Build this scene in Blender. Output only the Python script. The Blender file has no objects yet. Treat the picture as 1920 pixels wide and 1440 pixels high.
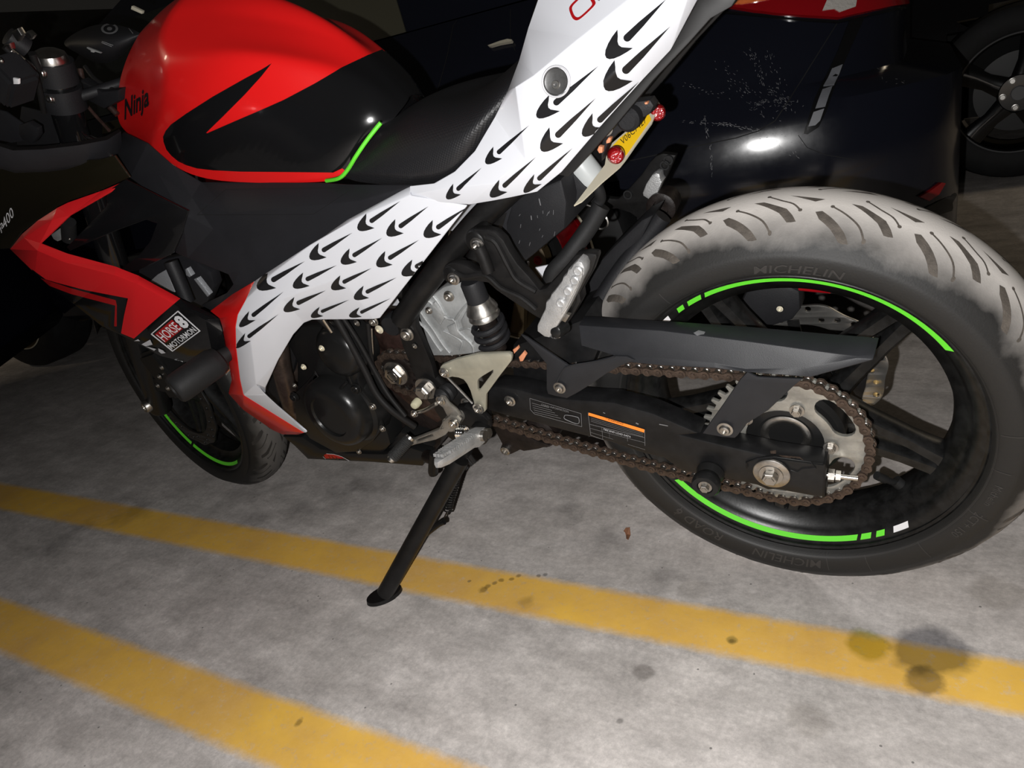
import bpy, bmesh, math, random
import numpy as np
from mathutils import Vector, Matrix
from mathutils.bvhtree import BVHTree
from mathutils.geometry import delaunay_2d_cdt
random.seed(7)
PI = math.pi
# ------------------------------------------------------------------ frames
# bike frame: origin = centre of the rear wheel, +x forward, +y bike's left, +z up (metres)
CB = Vector((-0.19125512, 0.87611416, 0.65100836))
RB = Matrix(((-0.8541088, -0.44071068, -0.27617432), (0.03137724, -0.57370422, 0.81846132), (-0.51914702, 0.69038943, 0.50383411)))
FPX = 1364.24
LEAN = math.radians(10); HG = -0.3053165
B2W = Matrix(((1, 0, 0, 0), (0, math.cos(LEAN), math.sin(LEAN), 0), (0, -math.sin(LEAN), math.cos(LEAN), -HG), (0, 0, 0, 1)))
W2B = B2W.inverted()
def ray(px, py):
    return RB.transposed() @ Vector(((px-960)/FPX, (720-py)/FPX, -1))
def at(px, py, Y):
    d = ray(px, py); return CB + d*((Y-CB.y)/d.y)
CW = B2W @ CB
def wray(px, py): return B2W.to_3x3() @ ray(px, py)
def gz(px, py, z):
    d = wray(px, py); return CW + d*((z-CW.z)/d.z)
def gy(px, py, y):
    d = wray(px, py); return CW + d*((y-CW.y)/d.y)
ZM = {1: (0, 0, 1/3), 2: (640, 0, 1/3), 3: (1280, 0, 1/3), 4: (0, 380, .25), 5: (160, 560, .25), 6: (480, 540, .25), 7: (780, 380, .25),
      8: (900, 620, .25), 9: (1280, 620, .25), 10: (1100, 320, .4271), 11: (1120, 780, .4167), 12: (640, 820, .25), 13: (400, 340, .25),
      14: (960, 180, .1875), 15: (0, 0, .2083), 16: (120, 0, .125), 17: (1000, 350, .125), 18: (820, 720, .125), 19: (560, 580, .125), 20: (520, 760, .125), 0: (0, 0, 1)}
def Z(n, s):
    a = [float(v) for v in s.replace(',', ' ').split()]
    ox, oy, k = ZM[n]
    return [(ox+a[i]*k, oy+a[i+1]*k) for i in range(0, len(a), 2)]
# ------------------------------------------------------------------ scene set-up
sc = bpy.context.scene
cam = bpy.data.cameras.new('camera'); co = bpy.data.objects.new('camera', cam); sc.collection.objects.link(co)
cam.sensor_width = 36; cam.lens = FPX/1920*36; cam.clip_start = .02; cam.clip_end = 60
rw = RB @ B2W.to_3x3().transposed()
co.matrix_world = Matrix.Translation(CW) @ rw.transposed().to_4x4()
sc.camera = co
sc.view_settings.view_transform = 'Standard'; sc.view_settings.look = 'None'; sc.view_settings.exposure = 0; sc.view_settings.gamma = 1
sc.view_settings.use_curve_mapping = False
world = bpy.data.worlds.new('garage_dark'); sc.world = world; world.use_nodes = True
world.node_tree.nodes['Background'].inputs[0].default_value = (1.0, .93, .82, 1); world.node_tree.nodes['Background'].inputs[1].default_value = .010
def light(name, typ, loc, energy, color, **k):
    l = bpy.data.lights.new(name, typ); l.energy = energy; l.color = color
    for a, v in k.items(): setattr(l, a, v)
    o = bpy.data.objects.new(name, l); sc.collection.objects.link(o); o.location = loc; return o
# the phone's flash: a small lamp a few cm from the lens
light('phone_flash', 'POINT', CW + rw.transposed() @ Vector((-.036, -.028, 0)), 57, (1, .985, .97), shadow_soft_size=.0035)
# two dim ceiling tubes of the garage
for i, (x, y, e) in enumerate(((4.6, 1.2, 14), (-2.2, -3.6, 13))):
    light('ceiling_lamp', 'AREA', (x, y, 2.6), e, (1, .84, .62), shape='RECTANGLE', size=1.2, size_y=.12)
# ------------------------------------------------------------------ materials
MAT = {}
def srgb(h):
    c = [int(h[i:i+2], 16)/255 for i in (0, 2, 4)]
    return [(v/12.92 if v <= .04045 else ((v+.055)/1.055)**2.4) for v in c]+[1]
def mat(name, col, rough=.5, metal=0, coat=0, bump=0, bscale=200, var=0, vscale=20, col2=None, emit=0, spec=.5, rvar=.0, trans=0, alpha=1):
    m = bpy.data.materials.new(name); m.use_nodes = True; nt = m.node_tree; b = nt.nodes['Principled BSDF']
    c = srgb(col) if isinstance(col, str) else list(col)+[1]
    b.inputs['Base Color'].default_value = c
    b.inputs['Roughness'].default_value = rough; b.inputs['Metallic'].default_value = metal
    b.inputs['Coat Weight'].default_value = coat; b.inputs['Coat Roughness'].default_value = .06
    b.inputs['Specular IOR Level'].default_value = spec
    b.inputs['Transmission Weight'].default_value = trans; b.inputs['Alpha'].default_value = alpha
    if emit: b.inputs['Emission Color'].default_value = c; b.inputs['Emission Strength'].default_value = emit
    tc = nt.nodes.new('ShaderNodeTexCoord')
    n = nt.nodes.new('ShaderNodeTexNoise'); n.inputs['Scale'].default_value = vscale; n.inputs['Detail'].default_value = 8; n.inputs['Roughness'].default_value = .65
    nt.links.new(tc.outputs['Object'], n.inputs['Vector'])
    if var or col2:
        r = nt.nodes.new('ShaderNodeValToRGB')
        r.color_ramp.elements[0].position = .38; r.color_ramp.elements[1].position = .66
        c2 = srgb(col2) if col2 else [min(1, v*(1+var)) for v in c[:3]]+[1]
        c1 = c if col2 else [v*(1-var) for v in c[:3]]+[1]
        r.color_ramp.elements[0].color = c1; r.color_ramp.elements[1].color = c2
        nt.links.new(n.outputs['Fac'], r.inputs['Fac']); nt.links.new(r.outputs['Color'], b.inputs['Base Color'])
    if rvar:
        mr = nt.nodes.new('ShaderNodeMapRange'); mr.inputs['To Min'].default_value = max(0, rough-rvar); mr.inputs['To Max'].default_value = min(1, rough+rvar)
        mr.inputs['From Min'].default_value = .3; mr.inputs['From Max'].default_value = .7
        nt.links.new(n.outputs['Fac'], mr.inputs['Value']); nt.links.new(mr.outputs['Result'], b.inputs['Roughness'])
    if bump:
        n2 = nt.nodes.new('ShaderNodeTexNoise'); n2.inputs['Scale'].default_value = bscale; n2.inputs['Detail'].default_value = 3
        nt.links.new(tc.outputs['Object'], n2.inputs['Vector'])
        bp = nt.nodes.new('ShaderNodeBump'); bp.inputs['Strength'].default_value = bump; bp.inputs['Distance'].default_value = .002
        nt.links.new(n2.outputs['Fac'], bp.inputs['Height']); nt.links.new(bp.outputs['Normal'], b.inputs['Normal'])
    MAT[name] = m; return m
mat('red_paint', (.70, .010, .010), .30, coat=.35, var=.04, vscale=3, spec=.4)
mat('red_dark', (.36, .006, .008), .30, coat=.3)
mat('red_matte', (.62, .012, .016), .42, coat=.1)
mat('white_paint', (.61, .62, .66), .42, coat=.15, spec=.35)
mat('white_print', (.75, .75, .77), .5)
mat('white_grey', (.50, .50, .52), .45)
mat('gloss_black', (.006, .006, .0065), .12, coat=.5, spec=.45, rvar=.03, vscale=6)
mat('decal_black', (.010, .010, .011), .35, spec=.4)
mat('matte_black', (.012, .012, .0135), .55, bump=.15, bscale=600, var=.12, spec=.28)
mat('grey_plastic', (.0165, .0165, .019), .50, bump=.12, bscale=900, var=.08, spec=.28)
mat('frame_black', (.008, .0076, .0076), .42, bump=.08, bscale=300, var=.35, vscale=30, col2=None, spec=.28)
mat('swingarm_black', (.0085, .0085, .009), .42, bump=.05, bscale=400, var=.4, vscale=25, spec=.28)
mat('guard_black', (.019, .0195, .022), .46, bump=.10, bscale=1200, var=.12, vscale=15, spec=.28)
mat('dirty_black', (.012, .0085, .0075), .5, bump=.5, bscale=90, var=.5, vscale=35, spec=.28)
mat('oily_brown', (.030, .016, .013), .38, bump=.6, bscale=70, var=.6, vscale=40)
mat('engine_black', (.010, .010, .010), .28, bump=.05, bscale=200, spec=.3)
mat('rubber', (.012, .012, .0125), .62, bump=.1, bscale=300, var=.2, spec=.28)
mat('hose', (.010, .0095, .0095), .5, spec=.28)
mat('steel', (.55, .53, .50), .28, metal=1, var=.15, vscale=60, bump=.05)
mat('zinc', (.46, .44, .41), .36, metal=1, bump=.1, bscale=150, var=.25, vscale=70)
mat('chrome', (.78, .78, .78), .1, metal=1)
mat('alu_peg', (.50, .50, .50), .42, metal=.6, bump=.3, bscale=500, var=.15, vscale=60)
mat('alu_cast', (.40, .41, .41), .5, metal=.45, bump=.2, bscale=400, var=.18, vscale=30)
mat('alu_khaki', (.48, .46, .37), .42, metal=.55, var=.12, vscale=25, bump=.06)
mat('alu_lever', (.30, .28, .25), .4, metal=.7, var=.2, vscale=40)
mat('alu_dark', (.10, .10, .10), .35, metal=.6, var=.3, vscale=80)
mat('sprocket', (.34, .33, .30), .42, metal=.6, var=.22, vscale=35, bump=.1)
mat('chain_rust', (.082, .058, .045), .42, metal=.55, var=.45, vscale=60, bump=.3, bscale=400)
mat('chain_roller', (.26, .24, .22), .26, metal=.9, var=.3, vscale=90)
mat('green', (.13, .72, .035), .45, coat=.1)
mat('rim_black', (.009, .009, .009), .34, bump=.04, bscale=260, var=.5, vscale=60, spec=.35)
mat('disc_dark', (.02, .02, .02), .4, metal=.5)
mat('disc_steel', (.36, .35, .33), .25, metal=.9, var=.15, vscale=30)
mat('disc_gold', (.50, .34, .13), .4, metal=.5, var=.3, vscale=25)
mat('orange_print', (.95, .26, .03), .45)
mat('grey_print', (.16, .16, .165), .5)
mat('tyre_letter', (.028, .026, .025), .55)
mat('plate_yellow', (.90, .55, .01), .4)
mat('plate_rim', (.80, .74, .58), .3, metal=.4)
mat('reflector_red', (.26, .004, .006), .15, coat=.3, spec=.5, bump=.3, bscale=300)
mat('reservoir', (.40, .42, .42), .35, spec=.4)
mat('orange_rubber', (.62, .25, .13), .5)
mat('gold', (.28, .20, .08), .4, metal=.3)
mat('header', (.16, .12, .10), .35, metal=.8, var=.4, vscale=30)
mat('radiator', (.34, .35, .37), .45, metal=.3, bump=.6, bscale=500)
mat('grip_rubber', (.018, .018, .018), .6, bump=.6, bscale=500)
mat('car_glass', (.02, .022, .02), .03, spec=.6)
mat('lens_red', (.30, .004, .008), .08, coat=1)
mat('lens_orange', (.95, .22, .06), .25, coat=1, bump=1, bscale=160)
mat('lens_clear', (.55, .52, .48), .12, coat=1, bump=1, bscale=120)
mat('seam', (.002, .002, .002), .8)
mat('bumper_grey', (.025, .024, .022), .6)
mat('warm_lit_sill', (.05, .037, .015), .35, coat=.3)  # warm light on the hatchback's dark lower body, put into a gold colour
mat('leaf', (.28, .13, .07), .7)
mat('cream', (.55, .52, .36), .5)
mat('cowl_warm_tint', (.012, .010, .005), .3, coat=.3)  # dark cowl panel; the warm garage light on it is put into the colour
mat('purple', (.20, .16, .5), .5)
# seat cloth: fine knurl
m = mat('seat_cover', (.010, .010, .0115), .5, spec=.45); nt = m.node_tree; b = nt.nodes['Principled BSDF']
tc = nt.nodes.new('ShaderNodeTexCoord'); vo = nt.nodes.new('ShaderNodeTexVoronoi'); vo.inputs['Scale'].default_value = 330; vo.inputs['Randomness'].default_value = 0
mp = nt.nodes.new('ShaderNodeMapping'); mp.inputs['Rotation'].default_value = (0, .6, 0); nt.links.new(tc.outputs['Object'], mp.inputs[0]); nt.links.new(mp.outputs[0], vo.inputs['Vector'])
bp = nt.nodes.new('ShaderNodeBump'); bp.inputs['Strength'].default_value = .55; bp.inputs['Distance'].default_value = .0010
nt.links.new(vo.outputs['Distance'], bp.inputs['Height']); nt.links.new(bp.outputs['Normal'], b.inputs['Normal'])
def tyre_mat(name, ax, w0, w1, dust, side):
    """rubber that carries road dust on its crown; local axis `ax` is the wheel axis"""
    m = bpy.data.materials.new(name); m.use_nodes = True; nt = m.node_tree; b = nt.nodes['Principled BSDF']; b.inputs['Roughness'].default_value = .6
    b.inputs['Specular IOR Level'].default_value = .4
    tc = nt.nodes.new('ShaderNodeTexCoord'); sp = nt.nodes.new('ShaderNodeSeparateXYZ'); nt.links.new(tc.outputs['Object'], sp.inputs[0])
    ab = nt.nodes.new('ShaderNodeMath'); ab.operation = 'ABSOLUTE'; nt.links.new(sp.outputs[ax], ab.inputs[0])
    n = nt.nodes.new('ShaderNodeTexNoise'); n.inputs['Scale'].default_value = 22; n.inputs['Detail'].default_value = 6; nt.links.new(tc.outputs['Object'], n.inputs['Vector'])
    ad = nt.nodes.new('ShaderNodeMath'); ad.operation = 'MULTIPLY_ADD'; nt.links.new(n.outputs['Fac'], ad.inputs[0]); ad.inputs[1].default_value = .024; nt.links.new(ab.outputs[0], ad.inputs[2])
    cb = nt.nodes.new('ShaderNodeCombineXYZ'); nt.links.new(sp.outputs[0], cb.inputs[0]); nt.links.new(sp.outputs[2], cb.inputs[2])
    ln = nt.nodes.new('ShaderNodeVectorMath'); ln.operation = 'LENGTH'; nt.links.new(cb.outputs[0], ln.inputs[0])
    rk = nt.nodes.new('ShaderNodeMapRange'); rk.inputs['From Min'].default_value = .255; rk.inputs['From Max'].default_value = .280; rk.inputs['To Min'].default_value = 1; rk.inputs['To Max'].default_value = 0; nt.links.new(ln.outputs['Value'], rk.inputs['Value'])
    mr = nt.nodes.new('ShaderNodeMapRange'); mr.inputs['From Min'].default_value = w0+.012; mr.inputs['From Max'].default_value = w1+.012; nt.links.new(ad.outputs[0], mr.inputs['Value'])
    mx = nt.nodes.new('ShaderNodeMix'); mx.data_type = 'RGBA'; mk = nt.nodes.new('ShaderNodeMath'); mk.operation = 'MAXIMUM'; nt.links.new(mr.outputs[0], mk.inputs[0]); nt.links.new(rk.outputs[0], mk.inputs[1]); nt.links.new(mk.outputs[0], mx.inputs['Factor'])
    mx.inputs['A'].default_value = list(dust)+[1]; mx.inputs['B'].default_value = list(side)+[1]
    n3 = nt.nodes.new('ShaderNodeTexNoise'); n3.inputs['Scale'].default_value = 9; n3.inputs['Detail'].default_value = 5; nt.links.new(tc.outputs['Object'], n3.inputs['Vector'])
    mm = nt.nodes.new('ShaderNodeMapRange'); mm.inputs['To Min'].default_value = .88; mm.inputs['To Max'].default_value = 1.12; nt.links.new(n3.outputs['Fac'], mm.inputs['Value'])
    hv = nt.nodes.new('ShaderNodeHueSaturation'); nt.links.new(mm.outputs[0], hv.inputs['Value']); nt.links.new(mx.outputs['Result'], hv.inputs['Color'])
    nt.links.new(hv.outputs['Color'], b.inputs['Base Color'])
    n2 = nt.nodes.new('ShaderNodeTexNoise'); n2.inputs['Scale'].default_value = 400; nt.links.new(tc.outputs['Object'], n2.inputs['Vector'])
    bp = nt.nodes.new('ShaderNodeBump'); bp.inputs['Strength'].default_value = .2; bp.inputs['Distance'].default_value = .001; nt.links.new(n2.outputs['Fac'], bp.inputs['Height']); nt.links.new(bp.outputs['Normal'], b.inputs['Normal'])
    MAT[name] = m
tyre_mat('tyre_rear', 1, .028, .070, (.64, .60, .56), (.0125, .012, .0115))
tyre_mat('tyre_front', 1, .026, .046, (.10, .095, .09), (.009, .009, .009))
mat('groove', (.085, .072, .060), .8, bump=.3, bscale=500, var=.25, vscale=80)
mat('groove_dark', (.02, .018, .016), .8)
# ------------------------------------------------------------------ mesh helpers
BASE = Vector((.62, 0, -.285))
def T(v): return Matrix.Translation(v)
FRAME = {'b': BASE}
def link(name, me, m, parent, label=None):
    if m is not None:
        me.materials.clear(); me.materials.append(MAT[m] if isinstance(m, str) else m)
    o = bpy.data.objects.new(name, me); sc.collection.objects.link(o); o.parent = parent
    if label: o['label'] = label
    return o
def finish(bm, name, m, parent, label=None, smooth=None, shift=True):
    bmesh.ops.recalc_face_normals(bm, faces=bm.faces[:])
    me = bpy.data.meshes.new(name); bm.to_mesh(me); bm.free()
    sh(me, smooth)
    if shift: me.transform(T(-FRAME['b']))
    return link(name, me, m, parent, label)
def sh(me, ang):
    if ang is None: return
    me.polygons.foreach_set('use_smooth', [True]*len(me.polygons))
    if ang < 180: me.set_sharp_from_angle(angle=math.radians(ang))
def solid(poly, y0=None, t=.006, bev=.0008, holes=(), y1=None):
    """extruded plate in the bike frame; poly = [(px,py)] on the plane y0, or [(px,py,y)]; returns bmesh"""
    if y0 is None:
        P = [at(a, b, c) for a, b, c in poly]
        A = np.array([[1, p.x, p.z] for p in P]); s = np.linalg.lstsq(A, np.array([p.y for p in P]), rcond=None)[0]
        yf = lambda x, z: s[0]+s[1]*x+s[2]*z
        ym = sum(p.y for p in P)/len(P)
        H = [[at(a, b, ym) for a, b in h] for h in holes]
    else:
        P = [at(a, b, y0) for a, b in poly]; yf = lambda x, z: y0
        H = [[at(a, b, y0) for a, b in h] for h in holes]
    return solid3([(p.x, p.z) for p in P], yf, t, bev, [[(p.x, p.z) for p in h] for h in H])
def solid3(xz, yf, t, bev=.0008, holes=(), res=1):
    cu = bpy.data.curves.new('tmp', 'CURVE'); cu.dimensions = '2D'; cu.fill_mode = 'BOTH'; cu.extrude = max(t/2-bev, 1e-5); cu.bevel_depth = bev; cu.offset = -bev; cu.bevel_resolution = res
    for loop in [xz]+list(holes):
        s = cu.splines.new('POLY'); s.points.add(len(loop)-1); s.use_cyclic_u = True
        for i, (x, z) in enumerate(loop): s.points[i].co = (x, z, 0, 1)
    ob = bpy.data.objects.new('tmp', cu); me = bpy.data.meshes.new_from_object(ob)
    bm = bmesh.new(); bm.from_mesh(me); bpy.data.objects.remove(ob); bpy.data.curves.remove(cu); bpy.data.meshes.remove(me)
    yy = yf if callable(yf) else (lambda x, z: yf)
    for v in bm.verts:
        x, z, e = v.co; v.co = (x, yy(x, z)-t/2+e, z)
    bmesh.ops.remove_doubles(bm, verts=bm.verts[:], dist=1e-5)
    return bm
def plate(name, poly, y0, t, m, parent, holes=(), bev=.0008, label=None, mirror=False):
    bm = solid(poly, y0, t, bev, holes)
    o = finish(bm, name, m, parent, label, 35)
    if mirror: twin(o)
    return o
def twin(o):
    """the same piece on the other side of the bike, an object of its own"""
    me = o.data.copy(); me.transform(Matrix.Diagonal((1, -1, 1, 1))) if abs(FRAME['b'].y) < 1e-9 else None
    me.flip_normals(); q = bpy.data.objects.new(o.name.split('.')[0], me); sc.collection.objects.link(q); q.parent = o.parent; return q
def mir(bm):
    g = bmesh.ops.duplicate(bm, geom=bm.verts[:]+bm.edges[:]+bm.faces[:])['geom']
    for v in g:
        if isinstance(v, bmesh.types.BMVert): v.co.y = -v.co.y
def basis(ax):
    ax = Vector(ax).normalized(); a = Vector((0, 0, 1)) if abs(ax.z) < .9 else Vector((1, 0, 0))
    u = ax.cross(a).normalized(); return u, ax.cross(u), ax
def add_lathe(bm, c, ax, prof, seg=32, sq=None):
    """prof = [(r,h)] revolved about axis through c"""
    u, v, w = basis(ax); c = Vector(c); rings = []
    for r, h in prof:
        if r < 1e-6: rings.append([bm.verts.new(c+w*h)])
        else: rings.append([bm.verts.new(c+w*h+(u*math.cos(2*PI*i/seg)+v*math.sin(2*PI*i/seg))*r) for i in range(seg)])
    for A, B in zip(rings, rings[1:]):
        for i in range(seg):
            j = (i+1) % seg
            if len(A) == 1 and len(B) == 1: continue
            if len(A) == 1: bm.faces.new((A[0], B[i], B[j]))
            elif len(B) == 1: bm.faces.new((A[i], B[0], A[j]))
            else: bm.faces.new((A[i], B[i], B[j], A[j]))
def lathe(name, c, ax, prof, m, parent, seg=32, label=None, smooth=35):
    bm = bmesh.new(); add_lathe(bm, c, ax, prof, seg); return finish(bm, name, m, parent, label, smooth)
def catmull(P, n=6, cyc=False):
    P = [Vector(p) for p in P]; out = []
    N = len(P)
    for i in range(N if cyc else N-1):
        p0 = P[(i-1) % N] if (cyc or i > 0) else P[0]; p1 = P[i]; p2 = P[(i+1) % N]; p3 = P[(i+2) % N] if (cyc or i < N-2) else P[-1]
        for k in range(n):
            t = k/n
            out.append(.5*((2*p1)+(p2-p0)*t+(2*p0-5*p1+4*p2-p3)*t*t+(3*p1-p0-3*p2+p3)*t**3))
    if not cyc: out.append(P[-1])
    return out
def add_tube(bm, P, r, seg=10, rr=None, n=6, cyc=False, smooth=True):
    Q = catmull(P, n, cyc) if smooth and len(P) > 2 else [Vector(p) for p in P]
    N = len(Q); rings = []; prev = None
    for i, q in enumerate(Q):
        d = (Q[(i+1) % N]-Q[(i-1) % N]) if cyc else (Q[min(i+1, N-1)]-Q[max(i-1, 0)])
        d.normalize()
        if prev is None: u, v, _ = basis(d)
        else: u = (prev-d*prev.dot(d)).normalized(); v = d.cross(u)
        prev = u
        k = i/(N-1) if N > 1 else 0
        R = r if rr is None else (r+(rr-r)*k if not callable(rr) else rr(k))
        rings.append([bm.verts.new(q+(u*math.cos(2*PI*j/seg)+v*math.sin(2*PI*j/seg))*R) for j in range(seg)])
    for a in range(N if cyc else N-1):
        A, B = rings[a], rings[(a+1) % N]
        for j in range(seg): bm.faces.new((A[j], A[(j+1) % seg], B[(j+1) % seg], B[j]))
    if not cyc: bm.faces.new(rings[0]); bm.faces.new(rings[-1])
def tube(name, P, r, m, parent, seg=10, rr=None, label=None, cyc=False, smooth=True, n=6):
    bm = bmesh.new(); add_tube(bm, P, r, seg, rr, n, cyc, smooth); return finish(bm, name, m, parent, label, 40)
def pxs(n, s, y):
    P = Z(n, s)
    if not isinstance(y, (list, tuple)): y = [y]*len(P)
    return [at(a, b, c) for (a, b), c in zip(P, y)]
def add_box(bm, c, sx, sy, sz, M=None):
    g = bmesh.ops.create_cube(bm, size=1)
    for v in g['verts']:
        v.co = Vector((v.co.x*sx, v.co.y*sy, v.co.z*sz))
        if M: v.co = M @ v.co
        v.co += Vector(c)
def painted(V, F, paint):
    """cut the faces of a moulding along the borders of its painted areas; returns V, F, material index per face"""
    tris = []; ed = []
    for f in F:
        P = [Vector(V[i][:2]) for i in f]; n = len(P)
        vo, _e, fo, ov, *_ = delaunay_2d_cdt(P, [(i, (i+1) % n) for i in range(n)], [list(range(n))], 1, 1e-4)
        for t in fo:
            q = [f[ov[i][0]] for i in t]; tris.append(tuple(V[i] for i in q)); ed += [(q[0], q[1]), (q[1], q[2]), (q[2], q[0])]
    pts = [Vector(v[:2]) for v in V]
    for f in F: ed += [(f[i-1], f[i]) for i in range(len(f))]
    for polys, _m in paint:
        for g in polys:
            k = len(pts); pts += [Vector(p) for p in g]; ed += [(k+i, k+(i+1) % len(g)) for i in range(len(g))]
    vo, e2, fo, *_ = delaunay_2d_cdt(pts, ed, [], 0, 1e-4)
    def yat(p, q=None):
        best = None
        for (a, b, c) in tris:
            d = (b[1]-c[1])*(a[0]-c[0])+(c[0]-b[0])*(a[1]-c[1])
            if abs(d) < 1e-9: continue
            u = ((b[1]-c[1])*(p[0]-c[0])+(c[0]-b[0])*(p[1]-c[1]))/d; v = ((c[1]-a[1])*(p[0]-c[0])+(a[0]-c[0])*(p[1]-c[1]))/d; w = 1-u-v
            k = min(u, v, w)
            if best is None or k > best[0]: best = (k, u*a[2]+v*b[2]+w*c[2])
        return best
    W = [(p[0], p[1], yat(p)[1]) for p in vo]; FF = []; MI = []
    for t in fo:
        c = sum((vo[i] for i in t), Vector((0, 0)))/len(t)
        if yat(c)[0] < -1e-6: continue
        mi = 0
        for k, (polys, _m) in enumerate(paint):
            if any(inside(c, g) for g in polys): mi = k+1
        FF.append(list(t)); MI.append(mi)
    return W, FF, MI
def facet(name, V, F, m, parent, thick=.003, bev=.0025, mirror=False, label=None, seg=2, paint=None):
    """faceted moulding; V = [(px,py,y)]"""
    MI = [0]*len(F)
    if paint: V, F, MI = painted(V, F, paint)
    bm = bmesh.new(); vs = [bm.verts.new(at(*v)) for v in V]
    for f, mi in zip(F, MI):
        try: bm.faces.new([vs[i] for i in f]).material_index = mi
        except ValueError: pass
    for v in [v for v in bm.verts if not v.link_faces]: bm.verts.remove(v)
    bmesh.ops.recalc_face_normals(bm, faces=bm.faces[:])
    if sum((f.normal.y*f.calc_area()) for f in bm.faces) < 0: bmesh.ops.reverse_faces(bm, faces=bm.faces[:])
    me = bpy.data.meshes.new(name); bm.to_mesh(me); bm.free()
    me.transform(T(-FRAME['b'])); keep = [p.material_index for p in me.polygons]
    o = link(name, me, m, parent, label)
    for _p, pm in (paint or []): me.materials.append(MAT[pm])
    if paint: me.polygons.foreach_set('material_index', keep)
    if thick:
        s = o.modifiers.new('solid', 'SOLIDIFY'); s.thickness = thick; s.offset = -1
    if bev:
        b = o.modifiers.new('bevel', 'BEVEL'); b.width = bev; b.segments = seg; b.limit_method = 'ANGLE'; b.angle_limit = math.radians(8); b.use_clamp_overlap = True
    bake(o, 50)
    bm = bmesh.new(); bm.from_mesh(o.data); bmesh.ops.triangulate(bm, faces=bm.faces[:]); bm.to_mesh(o.data); bm.free()
    if mirror: twin(o)
    return o
def bake(o, ang=None):
    dg = bpy.context.evaluated_depsgraph_get(); dg.update()
    me = bpy.data.meshes.new_from_object(o.evaluated_get(dg)); o.modifiers.clear()
    me.name = o.name; o.data = me; sh(me, ang); return o
def grid(name, rows, m, parent, sub=3, creases=None, mirror=True, label=None, thick=0, post=None):
    """smooth moulding from a control net rows[c][r] = (px,py,y) (or Vectors); mirrored about y=0"""
    bm = bmesh.new()
    P = [[(p if isinstance(p, Vector) else at(*p)) for p in r] for r in rows]
    vs = [[bm.verts.new(p) for p in r] for r in P]
    nR = len(P[0]); cl = bm.edges.layers.float.new('crease_edge')
    if mirror: ms = [[(vs[c][0] if r == 0 else bm.verts.new((p.x, -p.y, p.z))) for r, p in enumerate(row)] for c, row in enumerate(P)]
    for c in range(len(P)-1):
        for r in range(nR-1):
            bm.faces.new((vs[c][r], vs[c+1][r], vs[c+1][r+1], vs[c][r+1]))
            if mirror: bm.faces.new((ms[c][r], ms[c][r+1], ms[c+1][r+1], ms[c+1][r]))
    for (k, idx), w in (creases or {}).items():
        for S in ([vs, ms] if mirror else [vs]):
            L = [S[c][idx] for c in range(len(P))] if k == 'r' else [S[idx][r] for r in range(nR)]
            for a, b in zip(L, L[1:]):
                e = bm.edges.get((a, b))
                if e: e[cl] = w
    bmesh.ops.recalc_face_normals(bm, faces=bm.faces[:])
    f0 = min(bm.faces, key=lambda f: -f.calc_center_median().y)
    if f0.normal.y < 0: bmesh.ops.reverse_faces(bm, faces=bm.faces[:])
    me = bpy.data.meshes.new(name); bm.to_mesh(me); bm.free(); me.transform(T(-FRAME['b']))
    o = link(name, me, m, parent, label)
    s = o.modifiers.new('sub', 'SUBSURF'); s.levels = sub; s.render_levels = sub
    if thick: q = o.modifiers.new('solid', 'SOLIDIFY'); q.thickness = thick; q.offset = -1
    return bake(o, 60)
def bvh(*obs):
    vv = []; ff = []
    for o in obs:
        k = len(vv); vv += [v.co+FRAME['b'] for v in o.data.vertices]; ff += [[k+i for i in p.vertices] for p in o.data.polygons]
    return BVHTree.FromPolygons(vv, ff)
def inside(p, poly):
    c = False; n = len(poly)
    for i in range(n):
        (x1, y1), (x2, y2) = poly[i], poly[i-1]
        if (y1 > p[1]) != (y2 > p[1]) and p[0] < (x2-x1)*(p[1]-y1)/(y2-y1)+x1: c = not c
    return c
def decal(name, polys, tree, m, parent, off=.0008, step=14, label=None, maxd=3, lim=.12, snap=.02):
    """flat print conformed to a surface: polygons cast on to it and triangulated"""
    bm = bmesh.new()
    for poly in polys:
        B = []
        for i in range(len(poly)):
            a, b = Vector(poly[i]), Vector(poly[(i+1) % len(poly)]); n = max(1, int((b-a).length/step))
            B += [a+(b-a)*(k/n) for k in range(n)]
        pts = list(B); nb = len(B); pl = [tuple(p) for p in B]
        x0, x1 = min(p[0] for p in pl), max(p[0] for p in pl); y0, y1 = min(p[1] for p in pl), max(p[1] for p in pl)
        x = x0+step/2
        while x < x1:
            y = y0+step/2
            while y < y1:
                if inside((x, y), pl): pts.append(Vector((x, y)))
                y += step
            x += step
        vo, ed, fo, *_ = delaunay_2d_cdt(pts, [(i, (i+1) % nb) for i in range(nb)], [list(range(nb))], 1, 1e-4)
        vv = []; last = None
        for p in vo:
            d = ray(p[0], p[1]).normalized(); h = tree.ray_cast(CB, d, maxd)
            if h[0] is None:                      # past the rim of the surface: snap to its edge
                h = tree.find_nearest(CB+d*last, snap) if last and snap else (None,)
                if h[0] is None: vv.append(None); continue
                h = (h[0], -d)
            else: last = (h[0]-CB).length
            n = h[1] if h[1].dot(d) < 0 else -h[1]
            vv.append(bm.verts.new(h[0]+n*off))
        for f in fo:
            q = [vv[i] for i in f]
            if None in q: continue
            if max((q[i].co-q[i-1].co).length for i in range(3)) > lim: continue
            try: bm.faces.new(q)
            except ValueError: pass
    me = bpy.data.meshes.new(name); 
    bmesh.ops.remove_doubles(bm, verts=bm.verts[:], dist=1e-6)
    for f in bm.faces:
        f.normal_update()
        if f.normal.dot(f.calc_center_median()-CB) > 0: f.normal_flip()
    bm.to_mesh(me); bm.free(); me.transform(T(-FRAME['b'])); sh(me, 60)
    return link(name, me, m, parent, label)
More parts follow.
